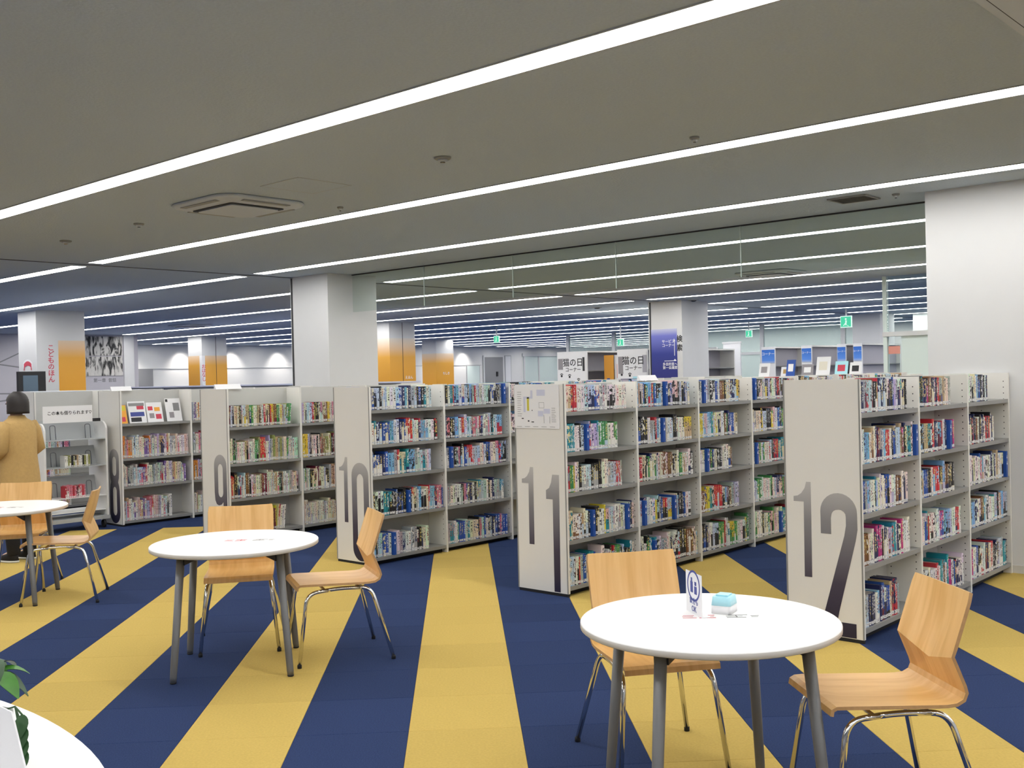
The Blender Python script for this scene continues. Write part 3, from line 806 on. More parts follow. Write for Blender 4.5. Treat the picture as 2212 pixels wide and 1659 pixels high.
# ------------------------------------------------------------------ round tables
def make_table(label, x, y, r=.465, sx=1, sy=1, rz=R(6), legs=.435, ztop=.70):
    t = empty('round_table', (x, y, 0)); tag(t, label, 'table', 'white tables')
    seg = 72
    o = MB().lathe([(r - .006, ztop - .026), (r, ztop - .022), (r, ztop - .004), (r - .0035, ztop)], seg=seg, sx=sx, sy=sy).build('table_top', ['table_white', 'table_edge'], t)
    for pl in o.data.polygons:
        c = pl.center; 
        if c.z < ztop - .006 and abs(pl.normal.z) < .95: pl.material_index = 1
    o.data.polygons.foreach_set('use_smooth', [len(q.vertices) < 5 for q in o.data.polygons])
    for k in range(4):
        a = rz + k * PI / 2; ca, sa = math.cos(a) * sx, math.sin(a) * sy
        top = Vector((ca * legs * .84, sa * legs * .84, ztop - .027)); ft = Vector((ca * legs, sa * legs, .006))
        MB().tube([ft, ft + (top - ft) * .04, top], [.0165, .0185, .0225], 14).build('leg', 'leg_grey', t)
        MB().lathe([(.015, 0), (.0175, .004), (.0175, .008)], (ft.x, ft.y), 12).build('foot_cap', 'black_rubber', t)
        n = Vector((-sa, ca, 0)).normalized() * .028; d = Vector((ca, sa, 0)); q0 = top + Vector((0, 0, .0005)); q1 = Vector((ca * legs * .45, sa * legs * .45, ztop - .0265))
        dn = Vector((0, 0, -.05)); d1 = Vector((0, 0, -.008))
        MB().prism([q0 + n, q0 + n + dn, q1 + n + d1, q1 + n], -2 * n).build('leg_bracket', 'black_plastic', t)
    return t
t1 = make_table('white round table carrying a tent card and a wipes pack', -2.05, 3.30)
t2 = make_table('white round table with two chairs in front of bookcase 9', -5.185, 3.365)
t3 = make_table('white round table in front of the standing person', -8.22, 3.31)
t4 = make_table('white oval table carrying a potted plant', -2.95, .81, 1.0, 1.0, .45, R(30), .86)

# printed marks on the tables
def marks(t, cx, cy, rot):
    o = MB(); z0, z1 = .7004, .7009
    k = empty('printed_mark', (cx, cy, 0)); k.parent = t; k.rotation_euler.z = rot
    red = MB(); 
    for a in ((-.10, -.02, -.05, -.016), (-.10, .0, -.06, .003), (-.095, .02, -.055, .023), (-.04, -.022, .02, -.016), (-.04, .018, .02, .024), (-.012, -.02, -.006, .022), (-.04, 0, .015, .003)): red.box((a[0], a[1], z0), (a[2], a[3], z1))
    red.build('red_lines', 'ink_red', k)
    bl = MB()
    for a in ((.06, -.02, .13, -.015), (.06, .0, .12, .004), (.07, .018, .14, .022), (.095, -.02, .1, .02), (.15, -.012, .175, -.008), (.15, .006, .18, .01)): bl.box((a[0], a[1], z0), (a[2], a[3], z1))
    bl.build('grey_lines', 'ink_grey', k)
marks(t1, -.02, .04, R(40)); marks(t2, 0, .05, R(42)); marks(t3, .02, -.02, R(40))

# tent card on table 1
zt = .7002
b0 = on_z(1483, 1318, zt); b1 = on_z(1517, 1336, zt)
tc = empty('tent_card', (b0.x, b0.y, zt)); ang = math.atan2(b1.y - b0.y, b1.x - b0.x); tc.rotation_euler.z = ang
tag(tc, 'white tent card with blue round symbol on the table', 'tent card')
wd = (b1 - b0).length; hh = .155
bx('front_sheet', (0, 0, 0), (wd, .0012, hh), 'paper_white', tc)
bx('base_plate', (0, .0013, 0), (wd, .035, .003), 'paper_white', tc)
cx, cz, rr = wd / 2, hh * .68, wd * .40
ringm = curve_mesh('symbol_ring', [[(cx + rr * math.cos(2 * PI * j / 32), cz + rr * math.sin(2 * PI * j / 32)) for j in range(32)], [(cx + rr * .86 * math.cos(2 * PI * j / 32), cz + rr * .86 * math.sin(2 * PI * j / 32)) for j in range(32)]], 'ink_blue', depth=.0002)
o = link('symbol_ring', ringm, tc, (0, -.0006, 0)); o.rotation_euler = FACE_Y
sy = MB()
for a in ((-.5, -.45, -.12, .25), (.1, -.5, .5, .0), (.16, .05, .44, .3), (-.42, .25, -.2, .5)): sy.box((cx + a[0] * rr, -.0009, cz + a[1] * rr), (cx + a[2] * rr, -.0004, cz + a[3] * rr))
sy.build('symbol', 'ink_blue', tc)
text_mesh('lettering', '飲食も', .026, 'ink_blue', tc, (cx, -.0006, hh * .30), FACE_Y, depth=.0002)
text_mesh('lettering', 'OK', .030, 'ink_blue', tc, (cx, -.0006, hh * .12), FACE_Y, depth=.0002)
# wipes pack
w0 = on_z(1535, 1325, zt); w1 = on_z(1578, 1329, zt)
wp = empty('wipes_pack', (w0.x, w0.y, zt)); wp.rotation_euler.z = math.atan2(w1.y - w0.y, w1.x - w0.x); tag(wp, 'pale blue and white wipes pack next to the tent card', 'pack')
wl = (w1 - w0).length
mb = MB(); mb.rings([[(x + wl / 2, y + .045, z) for x, y, z in rrect(wl / 2, .045, .012, 0)], [(x + wl / 2, y + .045, z) for x, y, z in rrect(wl / 2, .045, .012, .03)]], 0); mb.build('body', 'paper_white', wp)
mb = MB(); mb.rings([[(x + wl / 2, y + .045, z) for x, y, z in rrect(wl / 2, .045, .012, .0302)], [(x + wl / 2, y + .045, z) for x, y, z in rrect(wl / 2 - .004, .042, .012, .062)]], 0); mb.build('wrap', 'wipe_blue', wp)
bx('lid', (wl * .2, .02, .0622), (wl * .8, .07, .068), 'wipe_blue', wp)

# plant and white card on the oval table
pl = empty('potted_plant', (-2.74, 1.05, .7002)); tag(pl, 'leafy green plant in a small pot on the oval table', 'plant')
MB().lathe([(.045, .0005), (.055, .01), (.065, .09), (.06, .09), (.055, .08)], seg=24).build('pot', 'white_paint', pl)
MB().lathe([(.054, .078), (.02, .08)], seg=16).build('soil', 'soil', pl)
def leaf(base, dirv, ln, wd_, droop, m):
    mb = MB(); d = Vector(dirv).normalized(); side = d.cross(Vector((0, 0, 1))).normalized(); rows = []
    for k in range(7):
        f = k / 6; c = Vector(base) + d * ln * f + Vector((0, 0, -droop * f * f)); ww = wd_ * math.sin(PI * min(1, f * .92 + .06)) ** .8 * .5
        rows.append([c - side * ww + Vector((0, 0, .18 * ww)), c, c + side * ww + Vector((0, 0, .18 * ww))])
    mb.rings(rows, 0, False, False); bt = [[q - Vector((0, 0, .0012)) for q in r_] for r_ in rows]; mb.rings([r_[::-1] for r_ in bt], 0, False, False)
    mb.build('leaf', m, pl)
for k in range(16):
    a = k * 2.4; el = rnd.uniform(-.1, .7); h = rnd.uniform(.16, .235)
    bs = Vector((math.cos(a) * .03 + .0, math.sin(a) * .03 + .0, h)); MB().tube([(0, 0, .07), (bs.x * .4, bs.y * .4, h * .7), bs], .0025, 6).build('stem', 'leaf', pl)
    leaf(bs, (math.cos(a), math.sin(a), el), rnd.uniform(.06, .085), rnd.uniform(.045, .06), rnd.uniform(.04, .08), 'leaf' if k % 3 else 'leaf_dark')
for k in range(4):
    tip = Vector((.228 + .009 * k, -.004 - .004 * k, .135 - .024 * k)); MB().tube([(0, 0, .085), (.13, .02, .13), tip], .0022, 6).build('stem', 'leaf_dark', pl)
    leaf(tip, (.5, -.3, -.5), .045, .03, .012, 'leaf_dark')
ca = on_y(0, 1524, 1.0); cb = on_y(30, 1542, 1.0); cd = on_y(58, 1659, 1.0); ex = cd.x + (cd.x - cb.x) * (cd.z - .70) / (cb.z - cd.z)
card = MB().prism([(ca.x - .12, 1.0, .7005), (ex, 1.0, .7005), (cb.x + .004, 1.0, cb.z - .012), (cb.x - .006, 1.0, cb.z + .004), (ca.x, 1.0, ca.z), (ca.x - .12, 1.0, ca.z + .004)], (0, -.004, 0)).build('table_sign', 'paper_white')
tag(card, 'white blank-backed sign card standing before the potted plant', 'card')

# ------------------------------------------------------------------ book cart
ct = empty('book_cart', (-11.86, 5.06, 0)); tag(ct, 'white wheeled book cart with slanted shelves beside bookcase 8', 'book cart')
CD, CW = .46, .70
for y in (0, CW):
    pts = [(0.02, y, .14), (CD - .02, y, .14)] + [(CD - .02 - .10 + .10 * math.cos(a), y, 1.10 + .10 * math.sin(a)) for a in [PI / 2 * j / 6 for j in range(7)]] + [(.05, y, 1.2), (.02, y, 1.17)]
    MB().prism(pts, (0, .022, 0)).build('side_panel', 'cart_white', ct)
for z, m in ((1.0, 'cart_grey'), (.70, 'cart_grey'), (.36, 'cart_white')):
    MB().prism([(CD - .03, .0225, z), (.20, .0225, z), (.20, .0225, z + .008), (CD - .03, .0225, z + .008)], (0, CW - .023, 0)).build('shelf', m, ct)
    MB().prism([(.20, .0225, z), (.14, .0225, z + .22), (.148, .0225, z + .222), (.208, .0225, z + .0085)], (0, CW - .023, 0)).build('shelf_back', 'cart_grey', ct)
    for yy in (.16, .56):
        MB().tube(fillet([(.25, yy, z + .012), (.235, yy, z + .17), (.235, yy + .06, z + .17), (.25, yy + .06, z + .012)], .025, 5), .005, 8).build('wire_bookend', 'wire_grey', ct)
bx('base_frame', (.0, 0, .10), (CD, CW + .022, .139), 'cart_grey', ct)
bx('lower_tray', (.03, .03, .2), (CD - .05, CW, .208), 'cart_white', ct)
for x in (.05, CD - .05):
    for y in (.05, CW - .03):
        c = bx('caster', (x - .014, y - .012, .06), (x + .014, y + .012, .0995), 'leg_grey', ct)
        o = MB().lathe([(.042, -.012), (.045, -.006), (.045, .006), (.042, .012)], seg=18).build('wheel', 'black_rubber', c, (x, y, .0455)); o.rotation_euler.x = PI / 2
sg = empty('cart_sign', (-11.5, 5.09, 1.2005)); tag(sg, 'white handwritten Japanese sign on top of the book cart', 'sign')
MB().box((0, 0, 0), (.004, .56, .185)).build('board', 'paper_white', sg)
text_mesh('lettering', 'この本も借りられます♡', .047, 'ink_black', sg, (.0046, .30, .105), FACE_X)
bx('foot_block', (-.02, .565, 0), (.03, .64, .035), 'black_plastic', sg)

# ------------------------------------------------------------------ standing person
def skin_obj(name, verts, edges, m, parent, sub=2):
    me = bpy.data.meshes.new(name); me.from_pydata([v[:3] for v in verts], edges, []); o = link(name, me, parent)
    md = o.modifiers.new('skin', 'SKIN'); md.use_smooth_shade = True
    if not me.skin_vertices: me.attributes.new('skin_vertex', 'FLOAT', 'POINT')
    for k, v in enumerate(verts):
        sv = me.skin_vertices[0].data[k]; r_ = v[3]; sv.radius = r_ if isinstance(r_, tuple) else (r_, r_); sv.use_root = (k == 0)
    sb = o.modifiers.new('sub', 'SUBSURF'); sb.levels = sub; sb.render_levels = sub
    me.materials.append(MT[m]); return o
pp = on_z(46, 1211, 0)
per = empty('person', (pp.x, pp.y, 0)); face = (-.742 * .9 - .2, -.67 * .9 + .3); per.rotation_euler.z = math.atan2(-face[0], face[1])
tag(per, 'person with dark hair in a tan coat standing beside the tables', 'person')
V = [(0, 0, .84, (.13, .10)), (0, 0, 1.0, (.115, .09)), (0, .01, 1.18, (.14, .10)), (0, 0, 1.30, .055), (0, .015, 1.36, .045), (0, .03, 1.43, (.068, .08)), (0, .025, 1.50, (.06, .07)), (0, .02, 1.54, .035)]
E_ = [(0, 1), (1, 2), (2, 3), (3, 4), (4, 5), (5, 6), (6, 7)]
def add(p, r, frm): V.append((*p, r)); E_.append((frm, len(V) - 1)); return len(V) - 1
for s in (-1, 1):
    a = add((s * .085, 0, .76), .078, 0); a = add((s * .09, .02, .44), .052, a); a = add((s * .09, -.015, .09), .036, a); a = add((s * .10, .12, .035), .032, a)
    a = add((s * .155, -.005, 1.26), .05, 2); a = add((s * .205, -.03, 1.02), .038, a); wr = add((s * .15, .16, .99), .027, a); pm = add((s * .135, .235, 1.0), .03, wr)
    for f in range(4):
        o_ = (f - 1.5) * .017; b_ = add((s * .13 + o_ * .3, .275, 1.0 + o_), .0085, pm); b_ = add((s * .115 + o_ * .3, .305 - abs(o_) * .4, .992 + o_), .008, b_); add((s * .095, .315 - abs(o_) * .5, .985 + o_), .007, b_)
    b_ = add((s * .10, .235, 1.03), .010, pm); add((s * .085, .27, 1.045), .008, b_)
V.append((0, .118, 1.425, .012)); E_.append((5, len(V) - 1))
for s in (-1, 1): V.append((s * .082, .01, 1.435, .014)); E_.append((5, len(V) - 1))
skin_obj('body', V, E_, 'skin', per)
def ering(cx, cy, z, rx, ry, n=20): return [(cx + rx * math.cos(2 * PI * j / n), cy + ry * math.sin(2 * PI * j / n), z) for j in range(n)]
mb = MB(); mb.rings([ering(0, 0, .66, .205, .165), ering(0, 0, .80, .195, .155), ering(0, 0, .98, .178, .135), ering(0, .005, 1.15, .192, .135), ering(0, .003, 1.24, .190, .118), ering(0, 0, 1.285, .150, .098), ering(0, .005, 1.315, .088, .078), ering(0, .008, 1.345, .068, .066)], 0, False)
mb.build('coat', 'tan_coat', per)
for s in (-1, 1):
    MB().tube([(s * .14, -.002, 1.265), (s * .175, -.01, 1.20), (s * .212, -.03, 1.03), (s * .195, .03, 1.0), (s * .155, .15, .99)], [.062, .066, .056, .056, .045], 14).build('sleeve', 'tan_coat', per)
    MB().tube([(s * .085, 0, .80), (s * .09, .015, .46), (s * .09, -.012, .07)], [.092, .070, .058], 14).build('trouser_leg', 'dark_trousers', per)
    MB().rings([ering(s * .098, .05, .001, .045, .125), ering(s * .098, .05, .02, .047, .127)], 0).build('shoe_sole', 'shoe_white', per)
    MB().rings([ering(s * .098, .05, .0205, .044, .122), ering(s * .098, .045, .055, .040, .11), ering(s * .094, -.01, .085, .045, .055)], 0).build('shoe', 'black_rubber', per)
mb = MB(); rows = []
for k in range(9):
    f = k / 8; z = 1.36 + .205 * f; rr_ = math.sin(PI * (.5 + .5 * f)) if f > .55 else 1
    rx = .098 * max(.12, math.sqrt(max(0, 1 - max(0, (f - .45) / .58) ** 2))); rows.append([(rx * math.cos(2 * PI * j / 20), -.005 + rx * 1.08 * math.sin(2 * PI * j / 20) - (.035 if math.sin(2 * PI * j / 20) > .35 and f < .62 else 0) * math.sin(2 * PI * j / 20), z) for j in range(20)])
mb.rings(rows, 0, True); mb.build('hair', 'dark_hair', per)
for s in (-1, 1): MB().lathe([(.001, -.006), (.008, 0), (.001, .006)], (s * .032, .103), 10).build('eye', 'ink_black', per, (0, 0, 1.452))
bx('mouth', (-.022, .104, 1.383), (.022, .112, 1.389), 'ink_red', per)
bg = empty('shoulder_bag', (per.location.x, per.location.y, 0)); bg.rotation_euler.z = per.rotation_euler.z; tag(bg, 'dark shoulder bag held by the person in the coat', 'bag')
mb = MB(); mb.rings([[(x, y, z) for x, y, z in rrect(.15, .05, .03, .0)], [(x, y, z) for x, y, z in rrect(.155, .055, .03, .12)], [(x, y, z) for x, y, z in rrect(.14, .03, .02, .24)]], 0)
mb.build('bag_body', 'black_rubber', bg, (-.10, .375, .80))
MB().tube(fillet([(-.22, .375, 1.03), (-.16, .36, 1.12), (-.04, .36, 1.12), (.02, .375, 1.03)], .04), .008, 8).build('handle', 'black_rubber', bg)

# ------------------------------------------------------------------ column signs
def col_sign(name, label, loc): t = empty(name, loc); tag(t, label, 'sign'); return t
t = col_sign('column_sign', 'orange and white children books sign wrapped on a column', (-19.24, 8.44, 0))
bx('orange_panel', (.001, .40, .9), (.004, .905, 2.45), 'orange_print', t)
text_mesh('lettering', 'こどものほん', .125, 'ink_red', t, (.002, .26, 2.02), FACE_X, vert=True, spacing=.93)
t = col_sign('ribbon_sign', 'small red ribbon emblem on the column with the orange panel', (-19.62, 8.438, 1.93))
mb = MB(); top = []; bot = []
for k in range(13): a = -1 + k / 6; top.append((.16 * a, -.002, .10 + .05 * (1 - a * a))); bot.append((.16 * a, -.002, .02 + .05 * (1 - a * a)))
mb.rings([[(x * 1.25, y + .001, z * 1.3 - .02) for x, y, z in bot], [(x * 1.25, y + .001, z * 1.3 - .01) for x, y, z in top]], 1, False, False); mb.rings([bot, top], 0, False, False)
for s in (-1, 1): mb.poly([(s * .13, -.0025, .06), (s * .16, -.0025, .06), (s * .17, -.0025, -.02), (s * .13, -.0025, -.01)])
mb.build('ribbon', ['ink_red', 'paper_white'], t)
def orange_wrap(x0, y0, x1, y1, zt_, label, split=None):
    t = col_sign('column_sign', label, (x1, y0, 0))
    bx('front_panel', (x0 - x1, -.004, .9), (.004, -.001, zt_), 'orange_print', t)
    bx('side_panel', (.001, -.0005, .9), (.004, y1 - y0, zt_), 'orange_print', t)
    return t
t = orange_wrap(-20.33, 17.2, -19.57, 18.05, 2.60, 'orange gradient panels around a column beyond bookcase 10'); bx('panel_joint', (.0042, .42, .9), (.006, .435, CZ - .01), 'dark_line', t)
text_mesh('lettering', 'えほん', .09, 'ink_white', t, (.0045, .62, 1.62), FACE_X)
t = orange_wrap(-28.6, 17.1, -27.85, 17.95, 2.42, 'orange gradient panels around the column beside the far wall'); bx('panel_joint', (.0042, .47, .9), (.006, .485, CZ - .01), 'dark_line', t)
bx('title_strip', (-.12, -.006, .9), (.0065, .1, 2.42), 'paper_white', t); text_mesh('lettering', 'おはなし', .14, 'ink_red', t, (.008, .05, 1.9), FACE_X, vert=True, spacing=.9)
t = orange_wrap(-28.9, 27.0, -28.15, 27.9, 2.5, 'orange gradient panels around the farthest orange column'); text_mesh('lettering', 'ちしき', .12, 'ink_white', t, (.0045, .5, 1.75), FACE_X)
t = col_sign('column_sign', 'blue guide sign with white arrows on a white column', (-12.0, 17.4, 0))
bx('blue_panel', (.02, -.006, 1.2), (.62, -.001, 2.45), 'blue_print', t)
text_mesh('lettering', '検索', .14, 'ink_black', t, (.675, -.002, 2.15), FACE_Y, vert=True, spacing=1.25, bold=.02)
text_mesh('lettering', 'サービス\nコーナー', .075, 'ink_white', t, (.42, -.0065, 2.16), FACE_Y)
text_mesh('lettering', '多目的室へ\n第一会議室', .068, 'ink_white', t, (.45, -.0065, 1.72), FACE_Y)
mb = MB(); y = -.0068
mb.poly([(.555, y, 1.92), (.567, y, 1.92), (.567, y, 2.2), (.555, y, 2.2)]); mb.poly([(.54, y, 2.2), (.585, y, 2.2), (.556, y, 2.26)])
mb.poly([(.32, y, 1.815), (.6, y, 1.815), (.6, y, 1.827), (.32, y, 1.827)]); mb.poly([(.54, y, 1.827), (.6, y, 1.827), (.565, y, 1.86)])
mb.build('arrow', 'ink_white', t)
# kiosk screen by the children's column
k_ = empty('kiosk_screen', (-18.85, 8.17, 0)); tag(k_, 'black kiosk monitor with blue-grey screen before the column', 'monitor')
bx('case', (-.06, -.24, 1.42), (.02, .24, 1.88), 'black_plastic', k_); bx('screen', (.0205, -.16, 1.45), (.024, .10, 1.81), 'screen_blue', k_)
bx('stand', (-.05, -.05, .03), (0, .05, 1.42), 'leg_grey', k_); bx('base', (-.2, -.2, 0), (.2, .2, .03), 'leg_grey', k_)

# ------------------------------------------------------------------ far side of the hall
bl = bx('wall_inner', (X0, 6.0, 0), (-28.0, 15.15, CZ), 'lilac_wall'); struct(bl)
mb = MB()
for a in (((10.6, 1.9), (12.4, 2.75)), ((10.6, 2.3), (11.9, 2.1)), ((10.4, 1.45), (12.2, 1.42)), ((10.5, 1.15), (12.3, 1.35))):
    (ya, za), (yb, zb) = a; mb.poly([(-27.998, ya, za), (-27.998, yb, zb), (-27.998, yb, zb + .035), (-27.998, ya, za + .035)])
mb.build('branch_lines', 'ink_grey', bl)
mu = empty('wall_mural', (-28.0, 13.4, 1.3)); tag(mu, 'black and white woodcut-like mural hanging on the inner wall', 'mural')
def mural_mat():
    m, nt, out = nodes_of('mural_print'); b = N(nt, 'ShaderNodeBsdfPrincipled'); b.inputs['Roughness'].default_value = .8; L(nt, b.outputs[0], out.inputs[0])
    tc_ = N(nt, 'ShaderNodeTexCoord'); mp = N(nt, 'ShaderNodeMapping'); mp.inputs['Scale'].default_value = (1, 4.2, 1.3); L(nt, tc_.outputs['Object'], mp.inputs[0])
    n = N(nt, 'ShaderNodeTexNoise'); n.inputs['Scale'].default_value = 1.9; n.inputs['Detail'].default_value = 6; n.inputs['Distortion'].default_value = 1.2; L(nt, mp.outputs[0], n.inputs['Vector'])
    L(nt, ramp(nt, n.outputs[0], [(.40, (.03, .03, .03)), (.47, (.30, .29, .27)), (.52, (.62, .60, .56)), (.7, (.70, .68, .64))]), b.inputs['Base Color']); MT['mural_print'] = m
mural_mat()
bx('upper_sheet', (.002, 0, 1.13), (.02, 1.27, 1.66), 'mural_print', mu); bx('lower_sheet', (.002, 0, .57), (.02, 1.27, 1.10), 'mural_print', mu)
text_mesh('caption', '第一章  昔話', .12, 'ink_grey', mu, (.004, .75, .44), FACE_X)
bx('wall_cap', (.001, 1.3, -.0), (.06, 1.6, 1.69), 'wall_paint', mu)
# downlights washing the end wall
for k, px_ in enumerate((283, 400, 510, 610, 700, 830, 943, 1010)):
    y = on_x(px_, 748, X0 + .35).y
    t = empty('downlight', (X0 + .5, y, CZ)); tag(t, 'small round downlight washing the far white wall', 'light', 'wall-wash downlights')
    MB().lathe([(.09, -.0005), (.09, -.006), (.07, -.006)], seg=20).build('ring', 'white_paint', t)
    MB().lathe([(.068, -.004), (.02, -.0035)], seg=20).build('lamp', 'down_emit', t)
    ld = bpy.data.lights.new('downlight_beam', 'SPOT'); ld.energy = 95; ld.spot_size = R(88); ld.spot_blend = .9; ld.color = (1, .95, .88); ld.shadow_soft_size = .06
    lo = bpy.data.objects.new('downlight_beam', ld); C.objects.link(lo); lo.parent = t; lo.location = (0, 0, -.02); lo.rotation_euler = (0, R(24), 0)
# recess band, openings and boards on the end wall
struct(bx('trim_2', (X0 + .001, 15.2, 2.13), (X0 + .02, 36.0, 2.16), 'trim_grey'))
d1 = bx('door_1', (X0 + .001, 18.34, 0), (X0 + .04, 19.2, 2.15), 'door_grey'); struct(d1)
d2 = bx('door_2', (X0 + .001, 36.2, 0), (X0 + .04, 37.5, 2.52), 'door_grey'); struct(d2)
bx('door_frame', (X0 + .0405, 36.12, 0), (X0 + .06, 36.2, 2.6), 'white_paint', d2); bx('door_handle', (X0 + .041, 37.0, 1.6), (X0 + .09, 37.1, 1.82), 'black_plastic', d2)
def board(y0, y1, z0, z1, m, label, name='wall_board'):
    t = empty(name, (X0 + .002, y0, z0)); tag(t, label, 'board'); bx('frame', (0, 0, 0), (.03, y1 - y0, z1 - z0), 'trim_grey', t); bx('face', (.0305, .04, .04), (.035, y1 - y0 - .04, z1 - z0 - .04), m, t)
board(26.2, 27.4, 1.2, 2.1, 'cream_board', 'pale yellow notice board on the end wall') if mat('cream_board', (.70, .62, .34), .7) else 0
board(33.0, 34.0, 1.2, 2.12, 'frost_green', 'pale green glazed board below the end wall downlights')
board(35.0, 35.9, 1.2, 2.15, 'frost_green', 'pale green glazed board beside the dark far door')
board(37.65, 38.1, 1.2, 2.6, 'paper_white', 'tall white poster sheet next to the dark far door')
win = bx('window_1', (X0 + .01, 39.0, .9), (X0 + .03, 43.2, 2.55), 'frost_green'); struct(win)
for y in (39.0, 40.1, 43.1): bx('window_frame', (X0 + .0305, y, .9), (X0 + .07, y + .08, 2.55), 'white_paint', win)
bx('window_frame', (X0 + .0305, 38.9, 2.55), (X0 + .09, 43.3, 2.7), 'white_paint', win)

# low bookcases beyond, with pale tops
def low_case(x0, x1, y0, y1, h, topm, label):
    t = empty('low_bookcase', (x0, y0, 0)); tag(t, label, 'bookcase'); w_, d_ = x1 - x0, y1 - y0
    bx('side_panel', (0, 0, 0), (.03, d_, h - .03), 'panel_metal', t); bx('side_panel', (w_ - .03, 0, 0), (w_, d_, h - .03), 'panel_metal', t)
    bx('back_panel', (.031, d_ / 2 - .01, .05), (w_ - .031, d_ / 2 + .01, h - .031), 'back_metal', t)
    bx('top_board', (-.01, -.01, h - .029), (w_ + .01, d_ + .01, h), topm, t)
    for z in (.1, .45, .8, 1.15):
        if z < h - .15: bx('shelf', (.031, .005, z - .02), (w_ - .031, d_ / 2 - .011, z), 'shelf_metal', t)
    return t
low_case(-27.0, -15.6, 14.0, 14.5, 1.545, 'band_lavender', 'long low bookcase with lavender top beyond bookcase 9')
low_case(-18.5, -14.6, 7.7, 8.1, 1.53, 'paper_white', 'low white-topped bookcase beyond bookcase 8')
low_case(-8.4, -5.35, 13.5, 14.0, 1.50, 'panel_metal', 'low display bookcase beyond the end of bookcase 11')
for k, (px_, wd_, h, m, m2) in enumerate(((1655, .16, .20, 'paper_white', 'cat_grey'), (1700, .17, .14, 'paper_white', 'tan_coat'), (1712, .13, .24, 'divider_blue', 'ink_white'), (1745, .17, .17, 'cat_grey', 'paper_white'), (1782, .2, .27, 'paper_white', 'page_paper'), (1818, .18, .20, 'wipe_blue', 'ink_red'), (1852, .16, .18, 'paper_white', 'ink_black'))):
    p = on_y(px_, 810, 13.70)
    t = empty('display_book', (p.x, 13.62 + .05 * (k % 2), 1.5005)); t.rotation_euler.x = R(-14)
    tag(t, ['white book with grey sketch', 'white book with tan picture', 'dark blue book', 'grey picture book', 'tall white picture book', 'pale blue book with red picture', 'white book with black print'][k] + ' shown on the low display bookcase', 'book', 'books shown on the low display bookcase')
    bx('cover', (-wd_ / 2, 0, 0), (wd_ / 2, .012, h), m, t); bx('cover_print', (-wd_ * .3, -.0008, h * .3), (wd_ * .3, -.0002, h * .75), m2, t)

# tall bookcases with end boards
def tall_case(x0, x1, y0, y1, h, label, side='tall_side'):
    t = empty('tall_bookcase', (x0, y0, 0)); tag(t, label, 'bookcase', 'tall bookcases far behind'); w_, d_ = x1 - x0, y1 - y0
    bx('end_panel', (0, 0, 0), (w_, .03, h), 'paper_white', t); bx('end_panel', (0, d_ - .03, 0), (w_, d_, h), 'panel_metal', t)
    bx('back_panel', (w_ / 2 - .01, .031, .05), (w_ / 2 + .01, d_ - .031, h - .03), side, t); bx('top_board', (.001, .031, h - .03), (w_ - .001, d_ - .031, h), 'panel_metal', t)
    for z in (.1, .5, .9, 1.3, 1.68): bx('shelf', (w_ / 2 + .011, .031, z - .02), (w_, d_ - .031, z), 'shelf_metal', t)
    return t
def cat_board(x0, x1, y, zt_, label, extra):
    t = empty('display_board', (x0, y - .002, zt_ - .85)); tag(t, label, 'board', 'cat day display boards'); w_ = x1 - x0
    bx('sheet', (.02, -.006, 0), (w_ - .02, 0, .82), 'paper_white', t)
    text_mesh('lettering', '猫の日', .19, 'ink_black', t, (w_ * .54, -.0075, .64), FACE_Y); text_mesh('lettering', 'コーナー', .11, 'ink_black', t, (w_ * .54, -.0075, .49), FACE_Y)
    for a, b, c_, d_, m in extra: bx('picture', (a * w_, -.0078, b), (c_ * w_, -.0062, d_), m, t)
    mb = MB()
    for cx_, cz_ in ((.22, .17), (.42, .34), (.72, .25), (.85, .08), (.15, .36)):
        for dx, dz, r_ in ((0, 0, .028), (-.03, .035, .012), (-.01, .048, .012), (.012, .048, .012), (.032, .035, .012)):
            mb.poly([(cx_ * w_ + dx + r_ * math.cos(2 * PI * j / 10), -.0075, cz_ + dz + r_ * math.sin(2 * PI * j / 10)) for j in range(10)])
    mb.build('paw_prints', 'ink_black', t)
tall_case(-14.91, -14.08, 18.0, 21.5, 2.10, 'tall white bookcase with the cat day board and yellow patch')
tall_case(-13.27, -12.5, 18.0, 21.5, 2.10, 'tall white bookcase with cat day board beside the blue column')
cat_board(-14.91, -14.08, 18.0, 2.06, 'cat day board with paw prints and yellow patch', ((.04, .5, .2, .74, 'cat_grey'), (.86, .46, .93, .76, 'ink_black'), (.1, .02, .45, .08, 'ink_yellow'), (.72, .04, .88, .2, 'pinkish')) if mat('pinkish', (.75, .32, .26), .7) else ())
cat_board(-13.27, -12.5, 18.0, 2.06, 'cat day board with paw prints beside the blue column sign', ((.04, .38, .2, .74, 'cat_grey'), (.84, .4, .98, .76, 'tall_side'), (.52, .14, .7, .32, 'wipe_blue')))
t = empty('poster_stand', (-13.72, 18.4, 0)); tag(t, 'orange poster stand between the two cat day boards', 'poster')
bx('board', (-.2, 0, 1.1), (.05, .02, 2.0), 'orange_card', t); bx('white_board', (.06, .03, 1.1), (.30, .05, 2.0), 'paper_white', t); bx('post', (-.02, .021, 0), (.02, .05, 1.1), 'leg_grey', t)
bx('picture', (-.13, -.003, 1.15), (-.05, -.0005, 1.5), 'divider_blue', t); bx('picture', (.12, .027, 1.5), (.22, .0295, 1.8), 'pinkish', t); bx('picture', (.09, .027, 1.15), (.18, .0295, 1.45), 'wipe_blue', t)
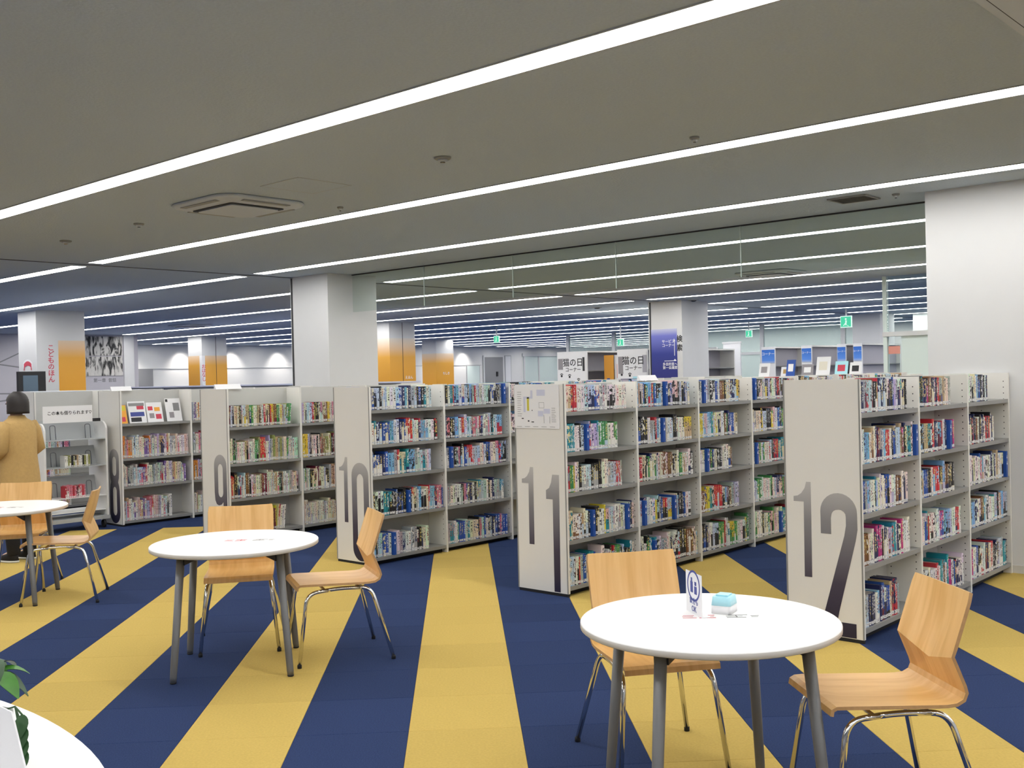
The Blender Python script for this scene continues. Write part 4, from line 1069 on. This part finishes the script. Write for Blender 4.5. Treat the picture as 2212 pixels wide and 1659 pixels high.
for k, (xa, xb, lab) in enumerate(((-10.99, -10.70, 'widest'), (-10.083, -9.88, 'second'), (-9.315, -9.15, 'third'), (-8.98, -8.82, 'slimmest'))):
    tall_case(xa, xb + .02, 20.0, 21.3 + .2 * k, 2.08, 'tall narrow bookcase with blue corner sign on its end, the %s of four' % lab)
    t = empty('corner_sign', (xa, 19.998, 0)); tag(t, 'blue corner sign with white letters on the %s narrow bookcase' % lab, 'sign', 'blue corner signs')
    w_ = xb - xa + .02
    bx('sheet', (.01, -.006, 1.74), (w_ - .01, 0, 2.02), 'corner_print', t); text_mesh('lettering', 'コーナー', w_ * .24, 'ink_white', t, (w_ / 2, -.0068, 1.93), FACE_Y)
# white service screens and glazed partition beyond
def screen(px0, px1, Y, z0, z1, m, label, name='screen_panel'):
    a = on_y(px0, 800, Y).x; b = on_y(px1, 800, Y).x; t = empty(name, (a, Y, 0)); tag(t, label, 'screen', 'white screens in the far hall')
    bx('face', (.0, 0, 0), (b - a, .04, z1), m, t); bx('cap', (-.02, -.01, z1), (b - a + .02, .05, z1 + .05), 'white_paint', t)
screen(1563, 1600, 24, 0, 2.3, 'paper_white', 'bright white screen beyond the blue column')
screen(1528, 1548, 23, 0, 2.15, 'panel_metal', 'pale grey screen with black title beyond the blue column')
p = on_y(1541, 780, 22.9); t = empty('poster_strip', (p.x, 22.985, 1.3)); tag(t, 'narrow white poster with dark squares and paw marks', 'poster'); 
bx('sheet', (-.07, -.01, 0), (.09, 0, .85), 'paper_white', t); bx('title_block', (-.03, -.012, .62), (.03, -.0105, .80), 'ink_black', t); bx('title_block', (-.03, -.012, .45), (.03, -.0105, .6), 'cat_grey', t); bx('paw_mark', (0, -.012, .05), (.06, -.0105, .12), 'ink_black', t)
gp = empty('glass_partition', (-23.5, 29.0, 0)); tag(gp, 'tall glazed partition with white posts across the far hall', 'partition')
for a, b in ((0, 2.0), (2.0, 5.0), (5.0, 7.6), (7.6, 10.2), (10.2, 11.4)):
    bx('pane', (a + .06, -.006, .1), (b - .06, .006, 2.95), 'pale_glass', gp)
for a in (0, 2.0, 5.0, 7.6, 10.2, 11.4): bx('post', (a - .06, -.05, 0), (a + .06, .05, CZ), 'white_paint', gp)
bx('rail', (-.06, -.055, 2.08), (11.46, .055, 2.16), 'white_paint', gp); bx('rail', (-.06, -.055, 0), (11.46, .055, .1), 'white_paint', gp)
gr = empty('glass_room_front', (-6.65, 16.0, 0)); tag(gr, 'glazed room front with frosted lower pane beside wide column', 'partition')
bx('post', (-.03, -.04, 0), (.03, .04, CZ), 'frost_green', gr); bx('header', (-.03, -.06, 2.07), (4.0, .06, 2.14), 'white_paint', gr)
bx('pane', (.031, -.006, 2.141), (4.0, .006, CZ - .001), 'clear_glass', gr); bx('pane', (.24, -.006, .05), (4.0, .006, 2.069), 'frost_green', gr); bx('pane', (.031, -.005, .05), (.239, .005, 2.069), 'clear_glass', gr)
bx('notice', (.04, -.012, 1.80), (.22, -.007, 1.92), 'pinkish', gr)
struct(bx('wall_screen', (-10.9, 28.0, 0), (-3.0, 28.3, CZ), 'wall_paint'))
struct(bx('wall_end', (-20.5, 33.0, 0), (-12.2, 33.2, CZ), 'wall_paint'))
